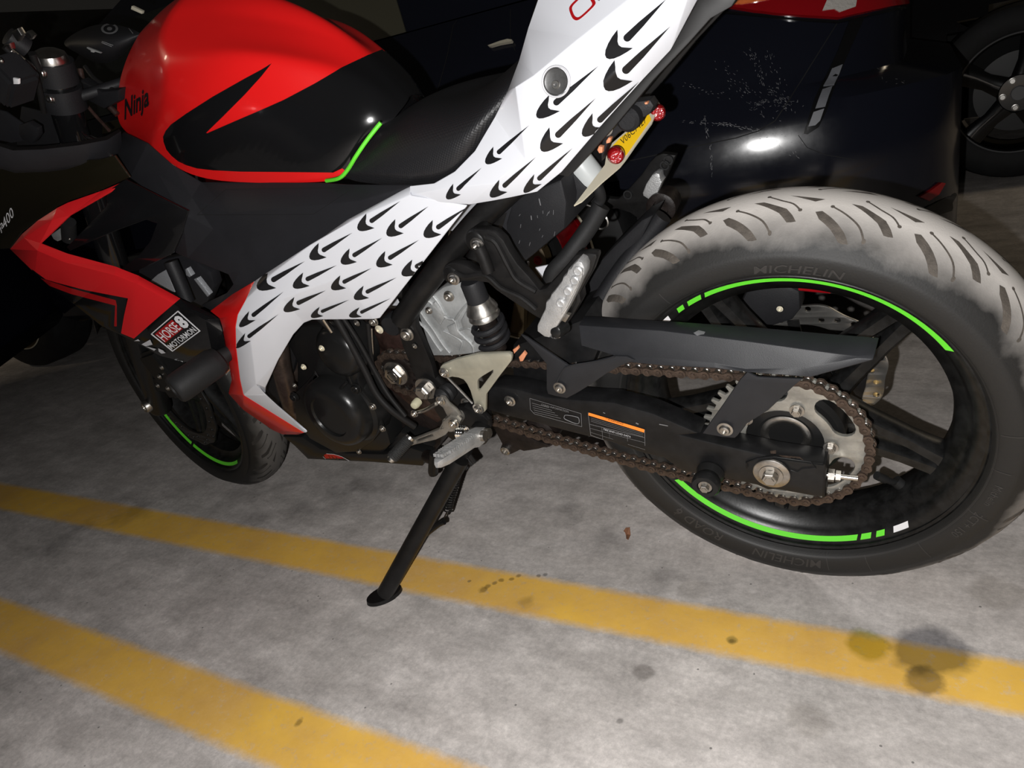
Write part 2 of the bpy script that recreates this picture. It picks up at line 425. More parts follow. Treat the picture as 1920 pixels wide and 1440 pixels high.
def paint_faces(o, polys, m):
    """give the faces that lie wholly inside the painted area their own paint, on both flanks"""
    o.data.materials.append(MAT[m]); k = len(o.data.materials)-1
    def px(v):
        q = RB @ (v-CB); return (960+FPX*q.x/-q.z, 720-FPX*q.y/-q.z)
    P = [px(Vector((v.co.x, abs(v.co.y), v.co.z))+FRAME['b']) for v in o.data.vertices]
    for f in o.data.polygons:
        if any(all(inside(P[i], g) for i in f.vertices) for g in polys): f.material_index = k
def text_polys(s, size=1, shear=0, align='LEFT', bold=0, spacing=1):
    cu = bpy.data.curves.new('t', 'FONT'); cu.body = s; cu.size = size; cu.shear = shear; cu.align_x = align; cu.offset = bold*size; cu.space_character = spacing; cu.resolution_u = 2
    ob = bpy.data.objects.new('t', cu); me = bpy.data.meshes.new_from_object(ob)
    V = [v.co.copy() for v in me.vertices]; F = [list(p.vertices) for p in me.polygons]
    bpy.data.objects.remove(ob); bpy.data.curves.remove(cu); bpy.data.meshes.remove(me); return V, F
def text_map(name, s, fn, m, parent, size=1, shear=0, align='LEFT', bold=0, spacing=1, label=None, width=None, cut=0, face=None):
    """lettering mapped by fn(u,v) -> Vector"""
    V, F = text_polys(s, size, shear, align, bold, spacing)
    if width:
        w = max(v.x for v in V)-min(v.x for v in V); x0 = min(v.x for v in V)
        for v in V: v.x = (v.x-x0)*width/w
    bm = bmesh.new(); vs = [bm.verts.new((v.x, v.y, 0)) for v in V]
    for f in F:
        try: bm.faces.new([vs[i] for i in f])
        except ValueError: pass
    if cut:
        bmesh.ops.triangulate(bm, faces=bm.faces[:])
        bmesh.ops.subdivide_edges(bm, edges=[e for e in bm.edges if e.calc_length() > cut], cuts=2)
    bad = []
    for v in bm.verts:
        q = fn(v.co.x, v.co.y)
        if q is None: bad.append(v)
        else: v.co = q
    if bad: bmesh.ops.delete(bm, geom=bad, context='VERTS')
    ref = face if face is not None else CB
    for f in bm.faces:
        f.normal_update()
        if f.normal.dot(f.calc_center_median()-ref) > 0: f.normal_flip()
    me = bpy.data.meshes.new(name); bm.to_mesh(me); bm.free(); me.transform(T(-FRAME['b'])); return link(name, me, m, parent, label)
def text_px(name, s, o, ex, ey, tree, m, parent, off=.001, **k):
    """lettering printed on a surface; o, ex, ey = pixel origin, end of baseline, top of the capitals"""
    o = Vector(o); ex = Vector(ex)-o; ey = Vector(ey)-o
    def fn(u, v):
        p = o+ex*u+ey*(v/.72)
        d = ray(*p).normalized(); h = tree.ray_cast(CB, d, 3)
        if h[0] is None: return None
        n = h[1] if h[1].dot(d) < 0 else -h[1]
        return h[0]+n*off
    return text_map(name, s, fn, m, parent, width=1, **k)
# shared bolts
_bm = {}
def bolt(px, py, y, r, parent, m='zinc', kind='flange', name='bolt', ax=(0, 1, 0), label=None, h=.007):
    key = (kind, m)
    if key not in _bm:
        bm = bmesh.new()
        if kind == 'hex':
            add_lathe(bm, (0, 0, 0), (0, 1, 0), [(0, 0), (1, 0), (1, .14), (.98, .18), (.62, .2)], 24)
            add_lathe(bm, (0, 0, 0), (0, 1, 0), [(.66, .15), (.66, .78), (.58, .86), (.40, .86), (.38, .95), (0, .95)], 6)
        elif kind == 'button':
            add_lathe(bm, (0, 0, 0), (0, 1, 0), [(0, 0), (1, 0), (1, .12), (.72, .17), (.7, .3), (.6, .5), (.42, .58), (.34, .58), (.32, .3), (0, .3)], 20)
        else:
            add_lathe(bm, (0, 0, 0), (0, 1, 0), [(0, 0), (1, 0), (1, .16), (.78, .2), (.76, .62), (.68, .72), (.36, .72), (.34, .45), (0, .45)], 20)
        bmesh.ops.recalc_face_normals(bm, faces=bm.faces[:])
        me = bpy.data.meshes.new('bolt'); bm.to_mesh(me); bm.free(); sh(me, 35); me.materials.append(MAT[m]); _bm[key] = me
    o = bpy.data.objects.new(name, _bm[key]); sc.collection.objects.link(o); o.parent = parent
    p = at(px, py, y) if not isinstance(px, Vector) else px
    q = Vector((0, 1, 0)).rotation_difference(Vector(ax).normalized()).to_matrix().to_4x4()
    o.matrix_local = T(p-FRAME['b']) @ q @ Matrix.Diagonal((r, r, r, 1))
    if label: o['label'] = label
    return o
def thing(name, label, cat, mtx, group=None):
    o = bpy.data.objects.new(name, None); sc.collection.objects.link(o); o.matrix_world = mtx; o.empty_display_size = .1
    o['label'] = label; o['category'] = cat
    if group: o['group'] = group
    return o
# ------------------------------------------------------------------ structure: floor, painted lines, wall
FRAME['b'] = Vector((0, 0, 0))
def concrete_nodes(nt):
    tc = nt.nodes.new('ShaderNodeTexCoord')
    def noise(s, d, r=.6, st=None):
        n = nt.nodes.new('ShaderNodeTexNoise'); n.inputs['Scale'].default_value = s; n.inputs['Detail'].default_value = d; n.inputs['Roughness'].default_value = r
        if st:
            mp = nt.nodes.new('ShaderNodeMapping'); mp.inputs['Scale'].default_value = st[:3]; mp.inputs['Rotation'].default_value = (0, 0, st[3]); nt.links.new(tc.outputs['Object'], mp.inputs[0]); nt.links.new(mp.outputs[0], n.inputs['Vector'])
        else: nt.links.new(tc.outputs['Object'], n.inputs['Vector'])
        return n
    big = noise(2.2, 9, .68, (1, 1.0, 1, 0)); strk = noise(5, 10, .72, (1, 3.2, 1, .5)); fine = noise(110, 9, .8)
    mid = noise(13, 12, .78)
    r1 = nt.nodes.new('ShaderNodeValToRGB'); e = r1.color_ramp.elements
    e[0].position = .30; e[0].color = (.47, .435, .415, 1); e[1].position = .68; e[1].color = (.72, .675, .65, 1)
    nt.links.new(strk.outputs['Fac'], r1.inputs['Fac'])
    r2 = nt.nodes.new('ShaderNodeValToRGB'); e = r2.color_ramp.elements
    e[0].position = .33; e[0].color = (.74, .735, .72, 1); e[1].position = .66; e[1].color = (1.08, 1.07, 1.06, 1)
    nt.links.new(big.outputs['Fac'], r2.inputs['Fac'])
    m1 = nt.nodes.new('ShaderNodeMix'); m1.data_type = 'RGBA'; m1.blend_type = 'MULTIPLY'; m1.inputs['Factor'].default_value = 1; nt.links.new(r1.outputs['Color'], m1.inputs['A']); nt.links.new(r2.outputs['Color'], m1.inputs['B'])
    r3 = nt.nodes.new('ShaderNodeMapRange'); r3.inputs['From Min'].default_value = .25; r3.inputs['From Max'].default_value = .75; r3.inputs['To Min'].default_value = .70; r3.inputs['To Max'].default_value = 1.26; nt.links.new(fine.outputs['Fac'], r3.inputs['Value'])
    hv = nt.nodes.new('ShaderNodeHueSaturation'); r4 = nt.nodes.new('ShaderNodeMapRange'); r4.inputs['From Min'].default_value = .3; r4.inputs['From Max'].default_value = .7; r4.inputs['To Min'].default_value = .70; r4.inputs['To Max'].default_value = 1.26; nt.links.new(mid.outputs['Fac'], r4.inputs['Value']); mv = nt.nodes.new('ShaderNodeMath'); mv.operation = 'MULTIPLY'; nt.links.new(r3.outputs[0], mv.inputs[0]); nt.links.new(r4.outputs[0], mv.inputs[1]); nt.links.new(mv.outputs[0], hv.inputs['Value']); nt.links.new(m1.outputs['Result'], hv.inputs['Color'])
    # hard dark specks
    vo = nt.nodes.new('ShaderNodeTexVoronoi'); vo.inputs['Scale'].default_value = 26; nt.links.new(tc.outputs['Object'], vo.inputs['Vector'])
    lt = nt.nodes.new('ShaderNodeMath'); lt.operation = 'LESS_THAN'; lt.inputs[1].default_value = .045; nt.links.new(vo.outputs['Distance'], lt.inputs[0])
    m2 = nt.nodes.new('ShaderNodeMix'); m2.data_type = 'RGBA'; m2.inputs['B'].default_value = (.09, .085, .08, 1)
    ml = nt.nodes.new('ShaderNodeMath'); ml.operation = 'MULTIPLY'; ml.inputs[1].default_value = .7; nt.links.new(lt.outputs[0], ml.inputs[0]); nt.links.new(ml.outputs[0], m2.inputs['Factor'])
    nt.links.new(hv.outputs['Color'], m2.inputs['A'])
    return tc, m2.outputs['Result'], fine, noise
def spot(nt, tc, colr, p, r, c2, k=.8, noisy=.5, soft=.35, nscale=30):
    """a stain of colour c2 round the floor point p"""
    sep = nt.nodes.new('ShaderNodeVectorMath'); sep.operation = 'DISTANCE'; sep.inputs[1].default_value = (p.x, p.y, p.z); nt.links.new(tc.outputs['Object'], sep.inputs[0])
    n = nt.nodes.new('ShaderNodeTexNoise'); n.inputs['Scale'].default_value = nscale; n.inputs['Detail'].default_value = 5; nt.links.new(tc.outputs['Object'], n.inputs['Vector'])
    ma = nt.nodes.new('ShaderNodeMath'); ma.operation = 'MULTIPLY_ADD'; ma.inputs[1].default_value = r*noisy*2; nt.links.new(n.outputs['Fac'], ma.inputs[0]); nt.links.new(sep.outputs['Value'], ma.inputs[2])
    mr = nt.nodes.new('ShaderNodeMapRange'); mr.inputs['From Min'].default_value = r*(1+noisy); mr.inputs['From Max'].default_value = r*(1+noisy)-r*soft; mr.inputs['To Max'].default_value = k; nt.links.new(ma.outputs[0], mr.inputs['Value'])
    mx = nt.nodes.new('ShaderNodeMix'); mx.data_type = 'RGBA'; mx.blend_type = 'MULTIPLY'; mx.inputs['B'].default_value = list(c2)+[1]; nt.links.new(mr.outputs[0], mx.inputs['Factor']); nt.links.new(colr, mx.inputs['A'])
    return mx.outputs['Result']
SMUDGE = [(gz(*q, 0), r, (.62, .62, .62), .75, .9) for q, r in (((455, 925), .07), ((560, 955), .06), ((640, 925), .06), ((700, 905), .07), ((540, 905), .05), ((480, 975), .05), ((800, 985), .05), ((1060, 960), .06), ((1150, 1010), .05), ((1240, 1080), .04), ((985, 1130), .02), ((120, 1010), .09), ((250, 960), .08))]+[(gz(*q, 0), r, (.40, .40, .40), .8, .5) for q, r in (((905, 1107), .010), ((915, 1100), .007), ((928, 1094), .006), ((940, 1088), .006), ((960, 1086), .005), ((972, 1080), .006), ((1010, 1080), .005), ((1022, 1078), .005), ((880, 1090), .004), ((1372, 1203), .007), ((1163, 1352), .006), ((560, 1355), .008))]
STAINS = SMUDGE+[(gz(1205, 1262, 0), .018, (.55, .54, .53), .8), (gz(1372, 1200, 0), .010, (.45, .5, .55), .8), (gz(1745, 1225, 0), .055, (.30, .31, .34), .85), (gz(1733, 1275, 0), .028, (.35, .36, .42), .8),
          (gz(1626, 1210, 0), .033, (.62, .62, .25), .95), (gz(1515, 1350, 0), .03, (.75, .74, .72), .7), (gz(1870, 1110, 0), .04, (.78, .77, .75), .8), (gz(1300, 1105, 0), .03, (.8, .79, .77), .7)]
def floor_mat(name, paint):
    m = bpy.data.materials.new(name); m.use_nodes = True; nt = m.node_tree; b = nt.nodes['Principled BSDF']; b.inputs['Roughness'].default_value = .62; b.inputs['Specular IOR Level'].default_value = .3
    tc, col, fine, noise = concrete_nodes(nt)
    if paint is not None:
        (my, cy), (my2, cy2) = paint
        sx = nt.nodes.new('ShaderNodeSeparateXYZ'); nt.links.new(tc.outputs['Object'], sx.inputs[0])
        def edge(mm, cc, sgn):
            a = nt.nodes.new('ShaderNodeMath'); a.operation = 'MULTIPLY_ADD'; a.inputs[1].default_value = -mm; nt.links.new(sx.outputs[0], a.inputs[0]); nt.links.new(sx.outputs[1], a.inputs[2])
            d = nt.nodes.new('ShaderNodeMath'); d.operation = 'SUBTRACT'; nt.links.new(a.outputs[0], d.inputs[0]); d.inputs[1].default_value = cc
            if sgn < 0:
                e = nt.nodes.new('ShaderNodeMath'); e.operation = 'MULTIPLY'; e.inputs[1].default_value = -1; nt.links.new(d.outputs[0], e.inputs[0]); return e
            return d
        e1, e2 = edge(my, cy, 1), edge(my2, cy2, -1)
        mn = nt.nodes.new('ShaderNodeMath'); mn.operation = 'MINIMUM'; nt.links.new(e1.outputs[0], mn.inputs[0]); nt.links.new(e2.outputs[0], mn.inputs[1])
        nn = noise(34, 7, .75); ad = nt.nodes.new('ShaderNodeMath'); ad.operation = 'MULTIPLY_ADD'; ad.inputs[1].default_value = .016; nt.links.new(nn.outputs['Fac'], ad.inputs[0]); nt.links.new(mn.outputs[0], ad.inputs[2])
        mr = nt.nodes.new('ShaderNodeMapRange'); mr.inputs['From Min'].default_value = .010; mr.inputs['From Max'].default_value = .028; nt.links.new(ad.outputs[0], mr.inputs['Value'])
        wear = noise(60, 8, .8); w = nt.nodes.new('ShaderNodeMapRange'); w.inputs['From Min'].default_value = .36; w.inputs['From Max'].default_value = .46; w.inputs['To Min'].default_value = .62; w.inputs['To Max'].default_value = .93; nt.links.new(wear.outputs['Fac'], w.inputs['Value'])
        wl = noise(3.5, 5, .6); w2 = nt.nodes.new('ShaderNodeMapRange'); w2.inputs['From Min'].default_value = .3; w2.inputs['From Max'].default_value = .6; w2.inputs['To Min'].default_value = .84; w2.inputs['To Max'].default_value = 1; nt.links.new(wl.outputs['Fac'], w2.inputs['Value'])
        pr = nt.nodes.new('ShaderNodeMath'); pr.operation = 'MULTIPLY'; nt.links.new(mr.outputs[0], pr.inputs[0]); nt.links.new(w.outputs[0], pr.inputs[1])
        p2 = nt.nodes.new('ShaderNodeMath'); p2.operation = 'MULTIPLY'; nt.links.new(pr.outputs[0], p2.inputs[0]); nt.links.new(w2.outputs[0], p2.inputs[1])
        yr = nt.nodes.new('ShaderNodeValToRGB'); e = yr.color_ramp.elements; e[0].position = .35; e[0].color = (.78, .42, .045, 1); e[1].position = .65; e[1].color = (.98, .58, .075, 1); nt.links.new(wl.outputs['Fac'], yr.inputs['Fac'])
        mx = nt.nodes.new('ShaderNodeMix'); mx.data_type = 'RGBA'; nt.links.new(p2.outputs[0], mx.inputs['Factor']); nt.links.new(col, mx.inputs['A']); nt.links.new(yr.outputs['Color'], mx.inputs['B']); col = mx.outputs['Result']
    for p, r, c, k, *sf in STAINS: col = spot(nt, tc, col, p, r, c, k, soft=sf[0] if sf else .35, noisy=1.0 if sf else .5, nscale=45 if r < .03 else 22)
    nt.links.new(col, b.inputs['Base Color'])
    bp = nt.nodes.new('ShaderNodeBump'); bp.inputs['Strength'].default_value = .25; bp.inputs['Distance'].default_value = .001; nt.links.new(fine.outputs['Fac'], bp.inputs['Height']); nt.links.new(bp.outputs['Normal'], b.inputs['Normal'])
    MAT[name] = m
def quad(name, P, m, parent=None):
    bm = bmesh.new(); bm.faces.new([bm.verts.new(p) for p in P]); 
    bm.faces.ensure_lookup_table(); bm.faces[0].normal_update()
    me = bpy.data.meshes.new(name); bm.to_mesh(me); bm.free(); return link(name, me, m, parent)
floor_mat('concrete', None)
fl = quad('floor', [(-5, -8, 0), (12, -8, 0), (12, 4, 0), (-5, 4, 0)], 'concrete'); fl['kind'] = 'structure'
tg = lambda d: math.tan(math.radians(d))
L1 = ((tg(1.3), .102), (tg(1.66), .211)); L2 = ((tg(.56), .473), (tg(.66), .592))
for k, (L, lab) in enumerate(((L1, 'yellow line under the side stand foot'), (L2, 'yellow line nearest the viewer'))):
    floor_mat('line_paint_%d' % k, L)
    (m1, c1), (m2, c2) = L
    o = quad('painted_line', [(-2.2, m1*-2.2+c1-.012, .0006), (9, m1*9+c1-.012, .0006), (9, m2*9+c2+.012, .0006), (-2.2, m2*-2.2+c2+.012, .0006)], 'line_paint_%d' % k, fl); 
    if o.data.polygons[0].normal.z < 0: o.data.flip_normals()
    o['label'] = lab
mat('wall_paint', (.10, .095, .085), .8, var=.2, vscale=2)
wl = quad('wall_back', [(-5, -7.5, 0), (12, -7.5, 0), (12, -7.5, 3), (-5, -7.5, 3)], 'wall_paint'); wl['kind'] = 'structure'
wl = quad('wall_far', [(11, -8, 0), (11, 4, 0), (11, 4, 3), (11, -8, 3)], 'wall_paint'); wl['kind'] = 'structure'
# dead leaf
p = gz(1176, 1003, 0)
bm = bmesh.new(); ring = []
LP = Z(11, '118 522 130 516 148 522 150 540 142 570 134 573 130 545 126 530')
for i, q in enumerate(LP):
    a = gz(q[0], q[1], 0); ring.append(a)
c = bm.verts.new((0, 0, .0015)); vs = [bm.verts.new(Vector((a.x-p.x, a.y-p.y, .002+.004*(i % 3)))) for i, a in enumerate(ring)]
for i in range(len(vs)): bm.faces.new((c, vs[i], vs[(i+1) % len(vs)]))
o = finish(bm, 'dead_leaf', 'leaf', None, 'small curled brown dead leaf lying on the concrete floor', None); o['category'] = 'leaf'
s = o.modifiers.new('s', 'SOLIDIFY'); s.thickness = .0006; o.location = (p.x, p.y, .0005)

# ------------------------------------------------------------------ cars behind
mat('car_navy', (.0075, .0085, .014), .15, coat=.15, spec=.4, rvar=.04, vscale=8)
mat('car_black', (.006, .006, .007), .15, coat=.6)
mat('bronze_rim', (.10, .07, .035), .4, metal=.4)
mat('scratch', (.20, .20, .21), .5)
mat('vent_slat', (.14, .145, .16), .5)
mat('cabin', (.055, .052, .034), .5)  # rear side window: lit interior and reflection put into the pane's colour
CZ = [(.20, .10), (.24, .045), (.32, .015), (.48, .0), (.52, .0015), (.58, .009), (.66, .027), (.74, .056), (.82, .096), (.90, .146), (.98, .206)]      # (z, inset) of the body side
GZ_ = [(.985, .226), (1.12, .27), (1.28, .33), (1.38, .42), (1.43, .58), (1.45, .9)]
def car_shell(root, m, L, W, wheels, rr=.36, glass='car_glass', x_up=.12):
    """car along local +x, rear face at x=0, near side at y=0, far side y=-W, wheel arches cut"""
    xs = [i*L/150 for i in range(151)]
    def end(t): # corner rounding in plan: distance t from the end -> inset
        R_ = .26; e = .11*max(0, 1.15-t)**2
        return e+(0 if t >= R_ else R_*.8*(1-math.sqrt(max(0, 1-((R_-t)/R_)**2))))
    bm = bmesh.new(); Lr = []
    zz = []
    for (z0, i0), (z1, i1) in zip(CZ, CZ[1:]):
        n = max(1, round((z1-z0)/.035))
        zz += [(z0+(z1-z0)*k/n, i0+(i1-i0)*k/n) for k in range(n)]
    zz.append(CZ[-1])
    def X(x, z):
        up = max(0, min(1, (z-.62)/.03)); dx = x_up*up+.25*max(0, z-.8)
        return dx+(x/L)*(L-2*dx)
    for side in (1, -1):
        rows = []
        for z, ins in zz:
            row = []
            for x in xs:
                y = -(ins+end(min(x, L-x)))
                if side < 0: y = -W-y
                row.append(bm.verts.new((X(x, z), y, z)))
            rows.append(row)
        for a in range(len(rows)-1):
            for k in range(len(xs)-1):
                cx = (xs[k]+xs[k+1])/2; cz = (zz[a][0]+zz[a+1][0])/2
                if any((X(cx, cz)-w)**2+(cz-.33)**2 < rr**2 for w in wheels): continue
                bm.faces.new((rows[a][k], rows[a][k+1], rows[a+1][k+1], rows[a+1][k]))
        Lr.append(rows)
    for a in range(len(zz)-1):
        for k in (0, len(xs)-1): bm.faces.new((Lr[0][a][k], Lr[0][a+1][k], Lr[1][a+1][k], Lr[1][a][k]))
    for k in range(len(xs)-1): bm.faces.new((Lr[0][-1][k], Lr[0][-1][k+1], Lr[1][-1][k+1], Lr[1][-1][k]))
    for v in [v for v in bm.verts if not v.link_faces]: bm.verts.remove(v)
    bmesh.ops.recalc_face_normals(bm, faces=bm.faces[:])
    body = finish(bm, 'body', m, root, None, 30, False)
    bm = bmesh.new()  # greenhouse
    def gx(z): return .55+(z-.98)*1.1, L-1.25-(z-.98)*1.5
    rows = []
    for z, ins in GZ_:
        a, b = gx(z); rows.append([bm.verts.new(p) for p in ((a, -ins, z), (b, -ins, z), (b, -W+ins, z), (a, -W+ins, z))])
    for A, B in zip(rows, rows[1:]):
        for i in range(4): bm.faces.new((A[i], A[(i+1) % 4], B[(i+1) % 4], B[i]))
    bm.faces.new(rows[-1])
    g = finish(bm, 'cabin', m, root, None, 20, False)
    # side windows, slightly proud panes
    (za, ia), (zb, ib) = GZ_[0], GZ_[2]
    bm = bmesh.new()
    a0, b0 = gx(za); a1, b1 = gx(zb)
    cuts = [0, .2, .25, .58, .62, 1]
    wins = []
    for u0, u1 in ((.30, .56), (.59, .97)):
        bm = bmesh.new()
        q = [(a0+(b0-a0)*u0, -ia+.006, za), (a0+(b0-a0)*u1, -ia+.006, za), (a1+(b1-a1)*u1, -ib+.006, zb), (a1+(b1-a1)*u0, -ib+.006, zb)]
        f = bm.faces.new([bm.verts.new(p) for p in q])
        r = bmesh.ops.extrude_face_region(bm, geom=[f])
        for v in r['geom']:
            if isinstance(v, bmesh.types.BMVert): v.co.y -= .004
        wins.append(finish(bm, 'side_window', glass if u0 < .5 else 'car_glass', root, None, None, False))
    bm = bmesh.new(); add_box(bm, (L/2, -W/2, .42), L-.7, W-.5, .36); finish(bm, 'underbody', 'seam', root, None, None, False)
    return body, wins
def car_wheel(root, x, y, R_, Rr, w, rim_m, lip, spokes, face=1, steer=0, caliper=False, lug='chrome', a0=90, sw=.036, tyre='rubber', name='wheel', center='chrome'):
    """wheel > tyre, rim, spoke...; centre of its outer face at (x, y, R_)"""
    e = bpy.data.objects.new(name, None); sc.collection.objects.link(e); e.parent = root; e.location = (x, y, R_); e.rotation_euler = (0, 0, steer); e.empty_display_size = .1
    o_ = FRAME['b']; FRAME['b'] = Vector((0, 0, 0))
    s = -1
    prof = [(Rr, 0), (Rr+.01, .004), (R_-.035, .006), (R_-.012, -.004), (R_-.002, -.025), (R_, -w/2), (R_-.004, -w+.03), (R_-.02, -w+.01), (Rr, -w)]
    lathe('tyre', (0, 0, 0), (0, 1, 0), prof, tyre, e, 72)
    lathe('rim', (0, 0, 0), (0, 1, 0), [(Rr, 0), (Rr-.004, .002), (Rr-.010, -.003), (Rr-.016, -.03), (Rr-.022, -w*.8), (Rr, -w)], rim_m, e, 72)
    lathe('rim_lip', (0, 0, 0), (0, 1, 0), [(Rr+.001, .003), (Rr-.002, .006), (Rr-.005, .004), (Rr-.004, .0)], lip, e, 72)
    lathe('hub', (0, 0, 0), (0, 1, 0), [(0, -.006), (.07, -.006), (.078, -.012), (.078, -.05), (0, -.05)], rim_m, e, 40)
    lathe('center_cap', (0, 0, 0), (0, 1, 0), [(0, .0), (.026, .0), (.030, -.003), (.030, -.008)], center, e, 32)
    for k in range(spokes):
        a = math.radians(a0)+2*PI*k/spokes
        bm = bmesh.new(); u = Vector((math.cos(a), 0, math.sin(a))); n = Vector((-math.sin(a), 0, math.cos(a)))
        vs = []
        for r, hw, y0 in ((.05, sw, -.008), (Rr*.55, sw*.75, -.010), (Rr-.012, sw*1.0, -.006)):
            vs.append([bm.verts.new(u*r+n*sx*hw*q+Vector((0, y0-dy, 0))) for sx, q, dy in ((-1, 1, .006), (-1, .6, 0), (1, .6, 0), (1, 1, .006), (1, 1, .03), (-1, 1, .03))])
        for A, B in zip(vs, vs[1:]):
            for i in range(6): bm.faces.new((A[i], A[(i+1) % 6], B[(i+1) % 6], B[i]))
        bm.faces.new(vs[0]); bm.faces.new(vs[-1]); finish(bm, 'spoke', rim_m, e, None, 30)
        aa = a+PI/spokes
        if lug: bolt(Vector((math.cos(aa)*.056, -.008, math.sin(aa)*.056)), None, None, .013, e, lug, 'flange', 'lug_nut')
    lathe('brake_disc', (0, -.10, 0), (0, 1, 0), [(.07, 0), (Rr-.075, 0), (Rr-.075, -.02), (.07, -.02)], 'disc_dark', e, 48)
    if caliper:
        bm = bmesh.new()
        for a in range(-45, 35, 8):
            t = math.radians(caliper+a); add_box(bm, (math.cos(t)*(Rr-.07), -.055, math.sin(t)*(Rr-.07)), .07, .05, .075, Matrix.Rotation(-t, 3, 'Y'))
        finish(bm, 'brake_caliper', 'lens_red', e)
    FRAME['b'] = o_
    return e
# 1: the black hatchback right behind the motorcycle
c1 = thing('hatchback_car', 'black hatchback side-on behind the motorcycle, scratched rear quarter, red tail lamp', 'car', T((-.20, -.765, 0)) @ Matrix.Rotation(math.radians(2.4), 4, 'Z'))
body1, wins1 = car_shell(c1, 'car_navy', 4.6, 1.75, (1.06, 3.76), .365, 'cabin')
car_wheel(c1, 1.06, -.02, .33, .232, .205, 'bronze_rim', 'plate_rim', 5, caliper=150, lug='reflector_red', a0=70, sw=.022)
car_wheel(c1, 3.76, -.02, .33, .232, .205, 'bronze_rim', 'plate_rim', 5, lug='reflector_red', a0=20, sw=.022)
def world_tree(o):
    M = B2W.inverted() @ (o.parent.matrix_basis if o.parent else Matrix()) @ o.matrix_basis
    return BVHTree.FromPolygons([M @ v.co for v in o.data.vertices], [list(p.vertices) for p in o.data.polygons])
trc = world_tree(body1)
def on_car(name, polys, m, off, thick, par, label=None, step=16):
    """a piece let into the car's side: conformed, then given thickness"""
    o = decal(name, polys, trc, m, None, off, step, label, 6, 1.5)
    M = par.matrix_basis.inverted() @ B2W
    o.data.transform(T(FRAME['b'])); o.data.transform(M); o.parent = par
    if thick: s = o.modifiers.new('s', 'SOLIDIFY'); s.thickness = thick; s.offset = -1; bake(o, 60)
    return o
def stroke(P, w):
    """a line drawn as an outline; closed lines get split by segs()"""
    P = [Vector(p) for p in P]; A = []; Bq = []
    for i, p in enumerate(P):
        d = (P[min(i+1, len(P)-1)]-P[max(i-1, 0)]).normalized(); n = Vector((-d.y, d.x)); A.append(tuple(p+n*w/2)); Bq.append(tuple(p-n*w/2))
    return A+Bq[::-1]
def segs(P, w): return [stroke(P[i:i+2], w) for i in range(len(P)-1)]
lamp = on_car('tail_lamp', [Z(3, '215 42 240 -60 700 -90 1100 -70 1400 -5 1200 35 1000 80 870 110 620 95 400 72')], 'lens_red', .010, .012, c1, 'wide red tail lamp')
o = on_car('amber_lens', [Z(3, '222 38 262 6 330 -20 530 -25 530 0 480 15 400 30 330 40')], 'lens_orange', .0125, .004, c1); o.parent = lamp; o.data.transform(Matrix())
o = on_car('reversing_lens', [Z(3, '775 76 810 0 830 -40 960 -40 965 0 955 55 870 84 840 66')], 'lens_clear', .0125, .004, c1); o.parent = lamp
on_car('lamp_surround', [stroke(Z(3, '200 70 420 88 620 112 870 127 1020 95 1300 30'), 4)], 'gloss_black', .004, .006, c1)
vent = on_car('bumper_vent', [Z(3, '1022 92 940 106 868 292 740 560 678 752 702 756 765 715 805 635 905 355')], 'gloss_black', .003, .004, c1, 'narrow slanted black vent with three grey slats')
for s in ('833 390 893 366 850 485 790 492', '785 512 840 495 800 602 745 612', '735 632 795 612 772 680 745 705 705 712'):
    o = on_car('vent_slat', [Z(3, s)], 'vent_slat', .006, .004, c1); o.parent = vent
on_car('bumper_reflector', [Z(3, '1320 1104 1372 1128 1425 1092 1462 1030 1440 1025 1380 1070')], 'reflector_red', .008, .008, c1)
seams = [stroke(Z(3, '-300 905 0 838 300 776 430 735 520 680 600 560 700 400 800 240 870 128'), 1.8), stroke([(850, -20), (856, 40), (850, 48), (840, 100), (832, 130), (822, 165), (812, 190)], 1.4), stroke([(960, -20), (957, 30), (957, 70), (966, 95)], 1.4),
         stroke(Z(3, '650 760 700 830 800 870 980 900'), 1.2), stroke([(690, 66), (760, 30), (830, -8)], 1.6)]
for sm_ in seams: on_car('panel_seam', [sm_], 'seam', .0008, 0, c1, step=12)
on_car('door_handle', [Z(2, '835 268 900 244 945 232 970 236 968 246 900 258 850 272')], 'plate_rim', .012, .010, c1)  # bright cream colour stands in for the glint on the handle
random.seed(3); sc_ = []
def dashes(P, n, jit, ln, ang=None):
    P = [Vector(p) for p in P]
    for _ in range(n):
        t = random.random()*(len(P)-1); i = min(int(t), len(P)-2); q = P[i].lerp(P[i+1], t-i)+Vector((random.gauss(0, jit), random.gauss(0, jit)))
        d = (P[i+1]-P[i]).normalized() if ang is None else Vector((math.cos(ang), math.sin(ang)))
        d.rotate(Matrix.Rotation(random.gauss(0, .35), 2)); L = random.uniform(.3, 1)*ln
        sc_.append(stroke([tuple(q-d*L/2), tuple(q+d*L/2)], random.uniform(.25, .7)))
dashes(Z(3, '120 640 135 740 160 850 165 990'), 46, 1.2, 5); dashes(Z(3, '370 280 430 370 460 480 560 560 590 600'), 90, 5, 5); dashes(Z(3, '0 685 190 695 320 715 430 740'), 80, 2.2, 6)
dashes(Z(3, '180 350 330 480 400 560 520 660'), 60, 9, 5); dashes(Z(3, '380 620 440 580 480 570'), 30, 3, 4); dashes(Z(3, '0 480 130 510 260 550'), 22, 3, 4); dashes(Z(3, '480 300 540 470 620 620'), 40, 7, 5)
dashes(Z(3, '500 600 640 560'), 18, 7, 6, -.5); dashes(Z(3, '250 860 380 800 520 770 650 880'), 40, 8, 5); dashes(Z(3, '1070 360 1150 440 1250 470'), 8, 6, 6)
on_car('paint_scratch', sc_, 'scratch', .0005, 0, c1, step=30)['kind'] = 'stuff'
on_car('sill_band', [[(100, 606), (215, 592), (215, 636), (100, 642)]], 'warm_lit_sill', .004, .004, c1)  # painted patch: warm-lit part of the dark body, not separate gold trim
